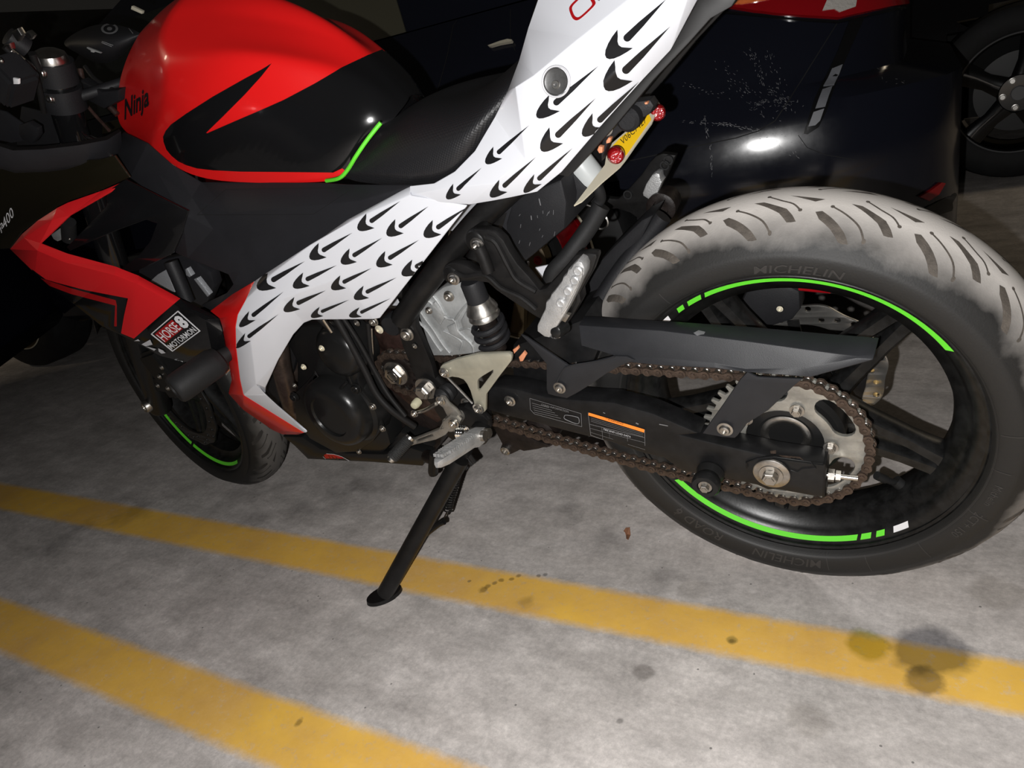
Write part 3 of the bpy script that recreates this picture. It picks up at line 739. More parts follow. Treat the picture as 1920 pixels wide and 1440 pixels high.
on_car('sill_highlight', [[(100, 636), (215, 629), (215, 640), (100, 647)]], 'bronze_rim', .008, .006, c1)  # painted highlight line along the warm-lit sill
# dark lower bumper trim and ledge
on_car('lower_trim', [Z(3, '1340 1180 1480 1110 1640 1070 1700 1075 1560 1170 1400 1215')], 'bumper_grey', .004, .006, c1)
# 2: the black car further back, its wheel at the right edge
hub2 = gz(1900, 332, 0)
c2 = thing('saloon_car', 'black car at the far right edge, black wheel with bright wheel nuts', 'car', T((hub2.x-1.0, hub2.y+.03, 0)))
body2, _ = car_shell(c2, 'car_black', 4.4, 1.75, (1.0, 3.6), .37)
car_wheel(c2, 1.0, .0, .345, .235, .22, 'gloss_black', 'grey_print', 5, lug='steel', a0=100, sw=.044, center='grey_print')
car_wheel(c2, 3.6, .0, .345, .235, .22, 'gloss_black', 'grey_print', 5, lug='chrome', a0=100, sw=.044)
# 3: dark car ahead, its front corner at the left edge
pa, pb = gz(136, 590, .24), gz(-40, 722, .24)
d3 = (pb-pa).normalized(); ang = math.atan2(d3.y, d3.x)
M3 = T(pa+Vector((0, 0, -.24))-d3*.04) @ Matrix.Rotation(ang, 4, 'Z')
c3 = thing('parked_car', 'dark car at the left edge, beyond the red fairing of the motorcycle', 'car', M3)
nrm = Vector((-d3.y, d3.x, 0)); away = 1 if (nrm.dot(pa-CW) > 0) else -1
bm = bmesh.new(); prev = None
sec = [(.24, .03), (.28, 0), (.5, -.02), (.7, 0), (.92, .06), (1.0, .14), (1.35, .5), (1.4, .9)]
for k in range(25):
    x = k*4.0/24; e_ = .06*(max(0, 1-x/.3))**2
    row = [bm.verts.new((x+.10*max(0, z-.7), (e_+i)*away, z)) for z, i in sec]+[bm.verts.new((x+.1, 1.6*away, 1.4)), bm.verts.new((x, 1.6*away, .24))]
    if prev:
        for i in range(len(row)): bm.faces.new((prev[i], row[i], row[(i+1) % len(row)], prev[(i+1) % len(row)]))
    else: first = row
    prev = row
bm.faces.new(first); bm.faces.new(prev)
finish(bm, 'body', 'car_navy', c3, None, 30, False)
bm = bmesh.new(); prev = None
for k in range(20):
    x = .05+k*3.8/19; e_ = .06*(max(0, 1-x/.3))**2
    row = [bm.verts.new((x, (e_-.01)*away, .25)), bm.verts.new((x, (e_-.012)*away, .30)), bm.verts.new((x, (e_+.02)*away, .30)), bm.verts.new((x, (e_+.02)*away, .25))]
    if prev:
        for i in range(4): bm.faces.new((prev[i], row[i], row[(i+1) % 4], prev[(i+1) % 4]))
    prev = row
finish(bm, 'sill_band', 'gloss_black', c3, None, 30, False)

# ------------------------------------------------------------------ the motorcycle
FRAME['b'] = BASE
BIKE = thing('motorcycle', 'red, white and black sport motorcycle leaning on its side stand on the yellow line', 'motorcycle', B2W @ T(BASE))
def E_(name, parent, label=None):
    o = bpy.data.objects.new(name, None); sc.collection.objects.link(o); o.parent = parent; o.empty_display_size = .05
    if label: o['label'] = label
    return o
# ---- wheels (own frame: axle along y)
def profile_round(hw, R_, r0, bead):
    """tyre section from bead to bead: [(r,y)]"""
    half = [(bead, hw*.80), (bead+.006, hw*.93), (bead+.018, hw*.99), (bead+.030, hw), (R_-.040, hw*.955), (R_-.026, hw*.84), (R_-.014, hw*.66), (R_-.006, hw*.44), (R_-.0015, hw*.22), (R_, 0)]
    return half+[(r, -y) for r, y in half[-2::-1]]
def smooth_prof(P, n=4):
    Q = catmull([Vector((a, b, 0)) for a, b in P], n); return [(q.x, q.y) for q in Q]
def wheel(name, M, R_, hw, rimhw, a0, tm, green, parent, tag_, rr=.2285):
    """M: matrix of the wheel in the bike frame"""
    e = E_(name, parent); e.matrix_local = T(-BASE) @ M
    FRAME['b'] = Vector((0, 0, 0))
    prof = smooth_prof(profile_round(hw, R_, 0, rr+.003), 4)
    lathe('tyre', (0, 0, 0), (0, 1, 0), prof, tm, e, 128, smooth=60)
    rp = [(rr-.002, rimhw+.001), (rr+.0005, rimhw-.001), (rr, rimhw-.005), (rr-.006, rimhw-.008), (rr-.013, rimhw-.012), (rr-.016, rimhw-.018), (rr-.020, rimhw-.024), (rr-.034, rimhw*.42), (rr-.037, 0)]
    rp = [(rr+.006, rimhw-.006), (rr+.005, rimhw+.0015), (rr+.001, rimhw+.003)]+rp
    full = rp+[(r, -y) for r, y in rp[-2::-1]]
    inner = [(r-.006, y*.93) for r, y in full[::-1]]
    lathe('rim', (0, 0, 0), (0, 1, 0), full, 'rim_black', e, 128, smooth=50)
    # green rim tape on the sloping flank of the rim
    def tape(nm, d0, d1, m, r1=rr-.0055, r2=rr-.0128, n=80):
        bm = bmesh.new(); pr = None
        # follow profile between (rr-.006,rimhw-.008)..(rr-.013,rimhw-.012)
        for k in range(n+1):
            a = math.radians(d0+(d1-d0)*k/n); c, s_ = math.cos(a), math.sin(a)
            q = [bm.verts.new((r*c, y, r*s_)) for r, y in ((r1+.0008, rimhw-.0068), (r2+.0006, rimhw-.0105))]
            if pr: bm.faces.new((pr[0], q[0], q[1], pr[1]))
            pr = q
        for f in bm.faces:
            f.normal_update()
            if f.normal.y < 0: f.normal_flip()
        me = bpy.data.meshes.new(nm); bm.to_mesh(me); bm.free(); return link(nm, me, m, e)
    for a in green: tape('rim_tape', a[0], a[1], a[2])
    # hub and five forked spokes
    lathe('hub', (0, 0, 0), (0, 1, 0), [(.0, .05), (.030, .05), (.034, .046), (.040, .03), (.052, .02), (.052, -.03), (.04, -.05), (0, -.05)], 'rim_black', e, 40)
    for k in range(5):
        a = math.radians(a0)+2*PI*k/5; bm = bmesh.new()
        for s in (-1, 1):
            ai = a+s*math.radians(34); P0 = Vector((math.cos(ai)*.045, 0, math.sin(ai)*.045)); P1 = Vector((math.cos(a+s*.045)*(rr-.026), 0, math.sin(a+s*.045)*(rr-.026)))
            d = (P1-P0).normalized(); n = Vector((-d.z, 0, d.x)); pr = None
            for t, w, h in ((0, .016, .022), (.3, .012, .018), (.7, .0105, .017), (.93, .012, .020), (1, .015, .026)):
                c = P0.lerp(P1, t)
                q = [bm.verts.new(c+n*w*x+Vector((0, h*y, 0))) for x, y in ((-1, .55), (-.55, 1), (.55, 1), (1, .55), (1, -.55), (.55, -1), (-.55, -1), (-1, -.55))]
                if pr:
                    for i in range(8): bm.faces.new((pr[i], pr[(i+1) % 8], q[(i+1) % 8], q[i]))
                pr = q
        finish(bm, 'spoke', 'rim_black', e, None, 40)
    FRAME['b'] = BASE
    return e
RW = wheel('rear_wheel', Matrix(), .3095, .0765, .058, 133.5, 'tyre_rear', [(112, 63, 'green'), (-161, -168, 'green')], BIKE, 0)
def ang_of(px, py, y=.05):
    p = at(px, py, y); return math.degrees(math.atan2(p.z, p.x))
def on_tyre(R_, hw, rr=.2285):
    prof = smooth_prof(profile_round(hw, R_, 0, rr+.003), 8); half = prof[:len(prof)//2+1][::-1]   # crown -> bead
    arc = [0]; 
    for (r1, y1), (r2, y2) in zip(half, half[1:]): arc.append(arc[-1]+math.hypot(r2-r1, y2-y1))
    ys = np.array([p[1] for p in half]); rs = np.array([p[0] for p in half])
    k = int(np.argmax(ys)); Y, Rr_ = ys[:k+1], rs[:k+1]; Ys, Rs = ys[k-3:], rs[k-3:]
    def tread(deg, y, off):
        s = 1 if y >= 0 else -1; r = float(np.interp(abs(y), Y, Rr_)); dr = float(np.interp(abs(y)+.001, Y, Rr_))-r
        n = Vector((0, -dr*s, .001)).normalized(); a = math.radians(deg); rad = r+n.z*off
        return Vector((rad*math.cos(a), y+n.y*off, rad*math.sin(a)))
    def side(deg, r, off):
        y = float(np.interp(-r, -Rs, Ys)) if True else 0
        a = math.radians(deg); return Vector((r*math.cos(a), y+off, r*math.sin(a)))
    return tread, side
SH = {'A': [(86.0, 19), (88.1, 19.5), (90.6, 27), (93.2, 34), (94.6, 43), (95.6, 51), (94.6, 52), (93.7, 52), (91.8, 40), (89.1, 30), (87.4, 24)],
      'B': [(79.5, 38), (80.8, 36), (82.7, 43), (84.4, 50), (86.2, 58), (87.6, 66), (86.4, 66.5), (85.5, 66), (83.1, 56), (80.5, 47)],
      'T': [(93.2, 9), (96.7, 13), (100.4, 16), (98.6, 21.5), (96, 16)]}
LN = [[(88.9, 9), (91.7, 19), (94.3, 26), (96.0, 36)], [(82.6, 28), (85.5, 37), (88.6, 49), (90.4, 61.5)]]
def tread_grooves(par, R_, hw, m, n=18, ph=0, ky=1, lab='tread_grooves'):
    tr, sd = on_tyre(R_, hw); bm = bmesh.new(); st = 360/n
    for k in range(n):
        for s in (1, -1):
            for P in SH.values():
                P2 = []
                for i in range(len(P)):
                    a, b = P[i], P[(i+1) % len(P)]; P2 += [(a[0]+(b[0]-a[0])*t/2, a[1]+(b[1]-a[1])*t/2) for t in range(2)]
                pts = [Vector(((d-80)*st/19.6, y*.3)) for d, y in P2]
                cen = sum(pts, Vector((0, 0)))/len(pts); nb = len(pts)
                vo, ed, fo, *_ = delaunay_2d_cdt(pts, [(i, (i+1) % nb) for i in range(nb)], [list(range(nb))], 1, 1e-5)
                vs = [bm.verts.new(tr(80+p.x+k*st+ph+(st/2 if s < 0 else 0), s*p.y/.3*.001*ky, .0004)) for p in vo]
                for f in fo:
                    try: bm.faces.new([vs[i] for i in f])
                    except ValueError: pass
            for L in LN:
                Q = catmull([Vector((d, y, 0)) for d, y in L], 4); w = .0011; pr = None
                for i, q in enumerate(Q):
                    d = Q[min(i+1, len(Q)-1)]-Q[max(i-1, 0)]; t = Vector((d.x*math.radians(1)*300*1.0, d.y, 0)).normalized(); nx, ny = -t.y/(.3*math.radians(1)*1000), t.x
                    dd = 80+(q.x-80)*st/19.6+k*st+ph+(st/2 if s < 0 else 0)
                    a = bm.verts.new(tr(dd+nx*w*1000, s*(q.y+ny*w*1000)*.001*ky, .0004)); b = bm.verts.new(tr(dd-nx*w*1000, s*(q.y-ny*w*1000)*.001*ky, .0004))
                    if pr: bm.faces.new((pr[0], a, b, pr[1]))
                    pr = (a, b)
                for q in (Q[0], Q[-1]):
                    dd = 80+(q.x-80)*st/19.6+k*st+ph+(st/2 if s < 0 else 0)
                    bm.faces.new([bm.verts.new(tr(dd+math.cos(t)*.45, s*(q.y+math.sin(t)*2.4)*.001*ky, .0005)) for t in [i*PI/4 for i in range(8)]])
    for f in bm.faces:
        f.normal_update(); c = f.calc_center_median(); rad = Vector((c.x, c.y*.8, c.z))
        if f.normal.dot(rad) < 0: f.normal_flip()
    me = bpy.data.meshes.new(lab); bm.to_mesh(me); bm.free(); o = link(lab, me, m, par); o['kind'] = 'stuff'; return o
tread_grooves(RW, .3095, .0765, 'groove')
tr_, sd_ = on_tyre(.3095, .0765)
def sidewall_text(s, a0, r0, h, par, sd, m='tyre_letter', w=None, sgn=1, off=.0007, shear=.0, bold=.0):
    fn = lambda u, v: sd(a0+sgn*math.degrees(u/r0), r0+sgn*v, off)
    o_ = FRAME['b']; FRAME['b'] = Vector((0, 0, 0))
    o = text_map('tyre_lettering', s, fn, m, par, size=h/.72, shear=shear, bold=bold, width=w, face=Vector((0, 5, 0))); FRAME['b'] = o_; return o
sidewall_text('MICHELIN', -97, .2415, .0135, RW, sd_, w=.098, bold=.006, shear=.15)
sidewall_text('ROAD 6', -62.5, .2415, .0135, RW, sd_, w=.082, bold=.006, shear=.15)
sidewall_text('MICHELIN', 86, .2415, .012, RW, sd_, w=.098, bold=.006, sgn=1, shear=.15)
sidewall_text('Michelin', 194, .245, .009, RW, sd_, w=.034); sidewall_text('2CT+ 150', 206, .244, .010, RW, sd_, w=.05)
o_ = FRAME['b']; FRAME['b'] = Vector((0, 0, 0))
bm = bmesh.new()
for a_, r1, r2 in ((-112, .236, .262), (-131, .236, .262), (-153, .236, .262), (-171, .236, .256), (-184, .24, .262), (40, .236, .26), (58, .236, .26), (-99, .238, .258), (-44, .238, .258)):
    pr = None
    for k in range(6):
        r = r1+(r2-r1)*k/5; q = [bm.verts.new(sd_(a_+s*.12, r, .0006)) for s in (1, -1)]
        if pr: bm.faces.new((pr[0], q[0], q[1], pr[1]))
        pr = q
for r in (.2365, .2375):
    pr = None
    for k in range(181):
        q = [bm.verts.new(sd_(k*2, r+s*.0003, .0005)) for s in (1, -1)]
        if pr: bm.faces.new((pr[0], q[0], q[1], pr[1]))
        pr = q
for f in bm.faces:
    f.normal_update()
    if f.normal.y < 0: f.normal_flip()
me = bpy.data.meshes.new('moulded_lines'); bm.to_mesh(me); bm.free(); link('moulded_lines', me, 'tyre_letter', RW)
# moulding hairs on the crown
bm = bmesh.new()
for px_, py_ in ((1195, 921), (1283, 994), (1392, 1044), (1516, 1070), (1645, 1074), (1771, 1044), (1776, 1046)):
    p = at(px_, py_, .02); a = math.atan2(p.z, p.x); u = Vector((math.cos(a), 0, math.sin(a))); add_tube(bm, [u*.305+Vector((0, .02, 0)), u*.3145+Vector((.001, .023, 0))], .0004, 5, smooth=False)
finish(bm, 'moulding_hairs', 'rubber', RW); FRAME['b'] = o_
# brighter bits of the green tape
def tape2(d0, d1, m):
    bm = bmesh.new(); pr = None; rr, rimhw = .2285, .058
    for k in range(9):
        a = math.radians(d0+(d1-d0)*k/8); c, s_ = math.cos(a), math.sin(a)
        q = [bm.verts.new((r*c, y, r*s_)) for r, y in ((rr-.0047, rimhw-.0066), (rr-.0122, rimhw-.0103))]
        if pr: bm.faces.new((pr[0], q[0], q[1], pr[1]))
        pr = q
    for f in bm.faces:
        f.normal_update()
        if f.normal.y < 0: f.normal_flip()
    me = bpy.data.meshes.new('rim_tape'); bm.to_mesh(me); bm.free(); link('rim_tape', me, m, RW)
for o in [o for o in RW.children if o.name.startswith('rim_tape')]: bpy.data.objects.remove(o)
for a, b, m in ((66.3, 147.5, 'green'), (59.2, 64.8, 'green'), (54.4, 57.3, 'green'), (45.5, 50, 'white_print'), (-35.5, -110.6, 'green'), (-112, -115.8, 'green'), (-117.8, -121, 'green'), (-124.5, -130.5, 'white_print')):
    n = max(1, int(abs(b-a)/11)); 
    bm = bmesh.new(); pr = None; rr, rimhw = .2285, .058; N = max(2, int(abs(b-a)/1.2))
    for k in range(N+1):
        an = math.radians(a+(b-a)*k/N); sl = math.radians(.6)
        q = [bm.verts.new((r*math.cos(an+d), y, r*math.sin(an+d))) for r, y, d in ((rr-.0047, rimhw-.0066, sl), (rr-.0122, rimhw-.0103, -sl))]
        if pr: bm.faces.new((pr[0], q[0], q[1], pr[1]))
        pr = q
    for f in bm.faces:
        f.normal_update()
        if f.normal.y < 0: f.normal_flip()
    me = bpy.data.meshes.new('rim_tape'); bm.to_mesh(me); bm.free(); link('rim_tape', me, m, RW)
# valve stem
vb = at(1705, 922, .0); u = Vector((vb.x, 0, vb.z)).normalized()
vm = bmesh.new(); p0 = u*.196; add_tube(vm, [p0, p0-u*.014], .0085, 14, smooth=False); add_tube(vm, [p0-u*.010, p0-u*.02+Vector((0, .008, 0)), p0-u*.034+Vector((0, .014, 0))], .0048, 12); add_tube(vm, [p0-u*.030+Vector((0, .013, 0)), p0-u*.046+Vector((0, .019, 0))], .0062, 12, smooth=False)
o_ = FRAME['b']; FRAME['b'] = Vector((0, 0, 0)); finish(vm, 'valve_stem', 'rubber', RW, None, 40); FRAME['b'] = o_
# ---- brake disc (right side) with wavy edge and holes
def wave_disc(par, y, Ro, Ri, n, m, holes=24, ph=0, name='brake_disc'):
    ring = [((Ro+.0022*math.sin(n*t))*math.cos(t), (Ro+.0022*math.sin(n*t))*math.sin(t)) for t in [2*PI*i/180 for i in range(180)]]
    H = [[(Ri*math.cos(-t), Ri*math.sin(-t)) for t in [2*PI*i/60 for i in range(60)]]]
    for k in range(holes):
        a = 2*PI*k/holes+ph; r = Ri+(Ro-Ri)*(.35 if k % 3 == 0 else .60 if k % 3 == 1 else .80)
        H.append([(r*math.cos(a)+.0042*math.cos(-t), r*math.sin(a)+.0042*math.sin(-t)) for t in [2*PI*i/12 for i in range(12)]])
    bm = solid3(ring, y, .005, .0005, H); o_ = FRAME['b']; FRAME['b'] = Vector((0, 0, 0)); o = finish(bm, name, m, par, None, 35); FRAME['b'] = o_; return o
wave_disc(RW, -.080, .110, .078, 11, 'disc_steel', 30)
o_ = FRAME['b']; FRAME['b'] = Vector((0, 0, 0))
for k in range(5):
    a = 2*PI*k/5+.2; bm = bmesh.new(); add_box(bm, (math.cos(a)*.062, -.078, math.sin(a)*.062), .05, .004, .016, Matrix.Rotation(-a, 3, 'Y')); finish(bm, 'disc_arm', 'rim_black', RW)
lathe('disc_carrier', (0, -.05, 0), (0, 1, 0), [(0, 0), (.045, 0), (.045, -.03), (0, -.03)], 'rim_black', RW, 24)
# cush drive carrier behind the sprocket
lathe('sprocket_carrier', (0, .045, 0), (0, 1, 0), [(.045, -.01), (.072, -.005), (.074, .028), (.068, .034), (.052, .031), (.036, .036), (.030, .034), (.0, .034)], 'engine_black', RW, 48)
lathe('bearing_seal', (0, .078, 0), (0, 1, 0), [(.034, .001), (.031, .003), (.026, .003), (.022, .001)], 'zinc', RW, 40)
FRAME['b'] = o_
# ---- rear sprocket
CY = .090
def gear(Nn, Rp, tooth=.0052, depth=.0045):
    out = []
    for k in range(Nn):
        a = 2*PI*k/Nn
        for da, r in ((-.5, -depth), (-.22, -depth*.85), (-.12, tooth*.8), (.0, tooth), (.12, tooth*.8), (.22, -depth*.85)):
            t = a+da*2*PI/Nn; out.append(((Rp+r)*math.cos(t), (Rp+r)*math.sin(t)))
    return out
RP = .1037
b0 = math.radians(111)
def slot(a0, a1, r0, r1, n=9):
    """a banana slot with rounded ends"""
    rm = (r0+r1)/2; q = (r1-r0)/2; e = q/rm
    def cap(a, s): return [((rm+q*math.cos(t))*math.cos(a+s*e*math.sin(t)), (rm+q*math.cos(t))*math.sin(a+s*e*math.sin(t))) for t in [PI*k/8 for k in range(1, 8)]]
    o = [(r1*math.cos(a0+e+(a1-a0-2*e)*i/n), r1*math.sin(a0+e+(a1-a0-2*e)*i/n)) for i in range(n+1)]
    return o+cap(a1-e, 1)+[(r0*math.cos(a1-e+(a0-a1+2*e)*i/n), r0*math.sin(a1-e+(a0-a1+2*e)*i/n)) for i in range(n+1)]+cap(a0+e, -1)[::-1]
ba = [ang_of(1493, 772, CY), ang_of(1563, 837, CY), ang_of(1434, 913, CY)]
B0 = ang_of(1493, 772, CY)
H = [[(.050*math.cos(-t), .050*math.sin(-t)) for t in [2*PI*i/40 for i in range(40)]]]
bolts5 = [math.radians(B0+72*k) for k in range(5)]
for a in bolts5:
    H.append(slot(a+math.radians(13), a+math.radians(59), .0645, .0925))
sp = solid3(gear(41, RP), CY, .006, .0006, H); S1 = finish(sp, 'rear_sprocket', 'sprocket', BIKE, 'grey steel rear sprocket', 30)
for a in bolts5: bolt(Vector((math.cos(a)*.058, CY+.003, math.sin(a)*.058)), None, None, .0095, S1, 'zinc', 'hex', 'sprocket_nut')
# ---- front sprocket
FC = at(742, 700, .097); FC.y = CY; RF = .0357
sp = solid3([(FC.x+a, FC.z+b) for a, b in gear(14, RF)], CY, .009, .0008); S2 = finish(sp, 'front_sprocket', 'dirty_black', BIKE, None, 30)
lathe('sprocket_washer', (FC.x, CY+.005, FC.z), (0, 1, 0), [(0, 0), (.024, 0), (.0235, .003), (.018, .004), (0, .004)], 'zinc', S2, 32)
bm = bmesh.new(); add_lathe(bm, (FC.x, CY+.008, FC.z), (0, 1, 0), [(.0, 0), (.0185, 0), (.0185, .008), (.0165, .010), (.011, .010)], 6); add_lathe(bm, (FC.x, CY+.010, FC.z), (0, 1, 0), [(.0105, 0), (.0105, .006), (.0085, .008), (.0, .008)], 20)
finish(bm, 'shaft_nut', 'steel', S2, None, 30)
# ---- chain
def tangent_pts():
    pts = []
    c0, c1 = Vector((0, 0)), Vector((FC.x, FC.z)); d = c1-c0; L = d.length; th = math.atan2(d.y, d.x); al = math.acos((RP-RF)/L)
    up0 = c0+Vector((math.cos(th+al), math.sin(th+al)))*RP; up1 = c1+Vector((math.cos(th+al), math.sin(th+al)))*RF
    lo0 = c0+Vector((math.cos(th-al), math.sin(th-al)))*RP; lo1 = c1+Vector((math.cos(th-al), math.sin(th-al)))*RF
    path = []
    n = 200
    for i in range(n): path.append(up0.lerp(up1, i/n))            # upper run forwards
    a0, a1 = th+al, th-al
    for i in range(n//2): a = a0+(a1-a0)*i/(n//2); path.append(c1+Vector((math.cos(a), math.sin(a)))*RF)
    for i in range(n):
        t = i/n; p = lo1.lerp(lo0, t); path.append(p-Vector((0, 1))*.016*4*t*(1-t))    # sagging lower run
    a0, a1 = th-al, th+al-2*PI
    for i in range(n): a = a0+(a1-a0)*i/n; path.append(c0+Vector((math.cos(a), math.sin(a)))*RP)
    return path
path = tangent_pts(); cum = [0]
for i in range(len(path)): cum.append(cum[-1]+(path[(i+1) % len(path)]-path[i]).length)
TL = cum[-1]; NL = 2*round(TL/.015875/2); pitch = TL/NL
def pat(s):
    s %= TL; i = int(np.searchsorted(cum, s, side='right'))-1; i = min(i, len(path)-1); t = (s-cum[i])/max(1e-9, cum[i+1]-cum[i]); return path[i].lerp(path[(i+1) % len(path)], t)
pins = [pat(k*pitch) for k in range(NL)]
def link_mesh(outer):
    bm = bmesh.new(); h = .0066; p = pitch
    out = []
    for i in range(9): a = PI/2+PI*i/8; out.append((math.cos(a)*h, math.sin(a)*h))
    out.append((p/2, -h*.62))
    for i in range(9): a = -PI/2+PI*i/8; out.append((p+math.cos(a)*h, math.sin(a)*h))
    out.append((p/2, h*.62))
    for s in (1, -1):
        y0, y1 = ((.0068, .0084) if outer else (.0046, .0062)); A = [bm.verts.new((x, s*y0, z)) for x, z in out]; Bq = [bm.verts.new((x, s*y1, z)) for x, z in out]
        for i in range(len(out)): j = (i+1) % len(out); bm.faces.new((A[i], A[j], Bq[j], Bq[i]))
        bm.faces.new(A); bm.faces.new(Bq)
    if outer:
        for x in (0, p): add_lathe(bm, (x, .0084, 0), (0, 1, 0), [(.0030, 0), (.0029, .0011), (.0018, .0014), (0, .0014)], 12)
    bmesh.ops.recalc_face_normals(bm, faces=bm.faces[:]); me = bpy.data.meshes.new('link'); bm.to_mesh(me); bm.free(); sh(me, 35); me.materials.append(MAT['chain_rust']); return me
mo, mi = link_mesh(True), link_mesh(False)
bm = bmesh.new()
for p in pins: add_lathe(bm, (p.x, CY, p.y), (0, 1, 0), [(0, -.0046), (.0050, -.0046), (.0050, -.0015), (.0044, -.001), (.0044, .001), (.0050, .0015), (.0050, .0046), (0, .0046)], 12)
CH = finish(bm, 'drive_chain', 'chain_roller', BIKE, 'rusty brown roller chain', 35)
for k in range(NL):
    a, b = pins[k], pins[(k+1) % NL]; d = b-a; o = bpy.data.objects.new('chain_link', mo if k % 2 == 0 else mi); sc.collection.objects.link(o); o.parent = CH
    o.matrix_local = T(Vector((a.x, CY, a.y))-BASE) @ Matrix.Rotation(-math.atan2(d.y, d.x), 4, 'Y')
# ---- front wheel, steered a little
Mf = Matrix(((0.98604714, 0.16634484, -0.00635868), (-0.16634484, 0.98314932, -0.07580771), (-0.00635868, 0.07580771, 0.99710218))).to_4x4(); Of = Vector((1.37430841, -0.00621535, -0.01323759)); MF = T(Of) @ Mf
FW = wheel('front_wheel', MF, .2965, .056, .047, 80, 'tyre_front', [(-60, -118, 'green'), (-20, -58, 'green'), (-170, -205, 'green')], BIKE, 0)
tread_grooves(FW, .2965, .056, 'groove_dark', 16, 3, .72)
wave_disc(FW, .058, .150, .118, 14, 'disc_dark', 36)
SA = Vector((-0.41469324, 0, 0.90996127))
def fk(x, y, s): # point on the fork: s metres up the leg from the axle, y sideways
    return Of+Mf.to_3x3() @ Vector((x, y, 0))+SA*s
for sy in (1, -1):
    lathe('fork_slider', fk(0, .100*sy, 0), SA, [(0, -.03), (.022, -.03), (.026, -.02), (.026, .30), (.0285, .31), (.0285, .335), (.024, .34)], 'engine_black', BIKE, 28)
    lathe('fork_tube', fk(0, .100*sy, .33), SA, [(.0255, 0), (.0255, .43)], 'gloss_black', BIKE, 28)
o = lathe('axle_bolt', fk(0, .128, 0), Mf.to_3x3() @ Vector((0, 1, 0)), [(.014, -.01), (.014, .004), (.012, .007), (.006, .007), (.005, .002), (0, .002)], 'zinc', BIKE, 20)
# front caliper
bm = bmesh.new(); add_box(bm, fk(-.085, .085, .10), .07, .06, .12, Matrix.Rotation(.2, 3, 'Y')); add_box(bm, fk(-.04, .09, .06), .06, .03, .05); add_box(bm, fk(-.055, .09, .14), .05, .025, .04)
bmesh.ops.bevel(bm, geom=bm.edges[:], offset=.008, segments=2, affect='EDGES'); finish(bm, 'front_caliper', 'engine_black', BIKE, None, 40)
for d in ((-.115, .116, .07), (-.115, .116, .13), (-.045, .107, .06), (-.05, .107, .15), (-.09, .116, .10)): bolt(fk(*d), None, None, .006, BIKE, 'zinc', 'flange', 'caliper_bolt', Mf.to_3x3() @ Vector((0, 1, 0)))
# front mudguard
bm = bmesh.new(); pr = None
for k in range(17):
    a = math.radians(28+122*k/16); row = []
    for i in range(9):
        t = -1+i/4; y = t*.072; r = .318-.030*abs(t)**3; row.append(bm.verts.new(MF @ Vector((r*math.cos(a), y, r*math.sin(a)))))
    if pr:
        for i in range(8): bm.faces.new((pr[i], pr[i+1], row[i+1], row[i]))
    pr = row
o = finish(bm, 'front_mudguard', 'gloss_black', BIKE, None, 60); s = o.modifiers.new('s', 'SOLIDIFY'); s.thickness = .003
# ---- fuel tank
TANK = [
 [(292, 28, 0), (262, 62, .012), (240, 100, .022), (226, 145, .03), (218, 195, .035), (221, 228, .04), (234, 246, .04)],
 [(326, -15, 0), (288, 42, .036), (264, 82, .046), (252, 130, .054), (246, 185, .058), (247, 230, .060), (254, 262, .060)],
 [(372, -40, 0), (326, 13, .05), (292, 66, .085), (309, 116, .108), (309, 165, .116), (300, 220, .112), (284, 274, .10)],
 [(455, -40, 0), (425, 24, .045), (405, 66, .085), (410, 98, .115), (372, 200, .135), (342, 268, .130), (330, 318, .115)],
 [(538, -12, 0), (516, 38, .03), (518, 80, .062), (530, 106, .088), (500, 215, .122), (445, 306, .125), (402, 343, .114)],
 [(612, 32, 0), (606, 60, .018), (618, 98, .036), (634, 130, .056), (615, 215, .090), (580, 302, .112), (560, 343, .112)],
 [(686, 92, 0), (690, 108, .010), (696, 130, .022), (702, 160, .042), (690, 228, .072), (650, 298, .092), (628, 340, .10)],
 [(768, 178, 0), (766, 186, .010), (760, 196, .020), (750, 208, .032), (728, 236, .052), (690, 282, .072), (655, 330, .090)]]
tank = grid('fuel_tank', TANK, 'red_paint', BIKE, 3, {('r', 1): .45, ('c', 2): .9, ('r', 3): .35, ('r', 6): 1}, label='glossy red tank with black lightning graphic')
tt = bvh(tank)
g = [(510, 119), (490, 131), (460, 147), (400, 181), (350, 213), (322, 233), (312, 245), (307, 256), (308, 266), (313, 280), (322, 291), (335, 302), (350, 309), (370, 315), (400, 318.5), (450, 321), (540, 322), (625, 323), (642, 315), (662, 330), (680, 330), (735, 250), (830, 230), (840, 130), (740, 60), (716, 94), (690, 104), (640, 128), (590, 157), (533, 187), (490, 206), (450, 223), (420, 236), (384.5, 251.5), (420, 217), (460, 177), (490, 144)]
decal('tank_graphic', [g], tt, 'gloss_black', tank, .0012, 5); paint_faces(tank, [g], 'gloss_black')
text_px('tank_lettering', 'Ninja', (234, 224), (281, 196), (231, 188), tt, 'decal_black', tank, .0008, shear=.25, bold=.03, cut=.25)
tube('tank_trim', [at(*p) for p in ((612, 339, .114), (636, 334, .122), (652, 318, .123), (668, 292, .122), (690, 260, .112), (714, 230, .100))], .0028, 'green', BIKE, 8, label='thin green trim')
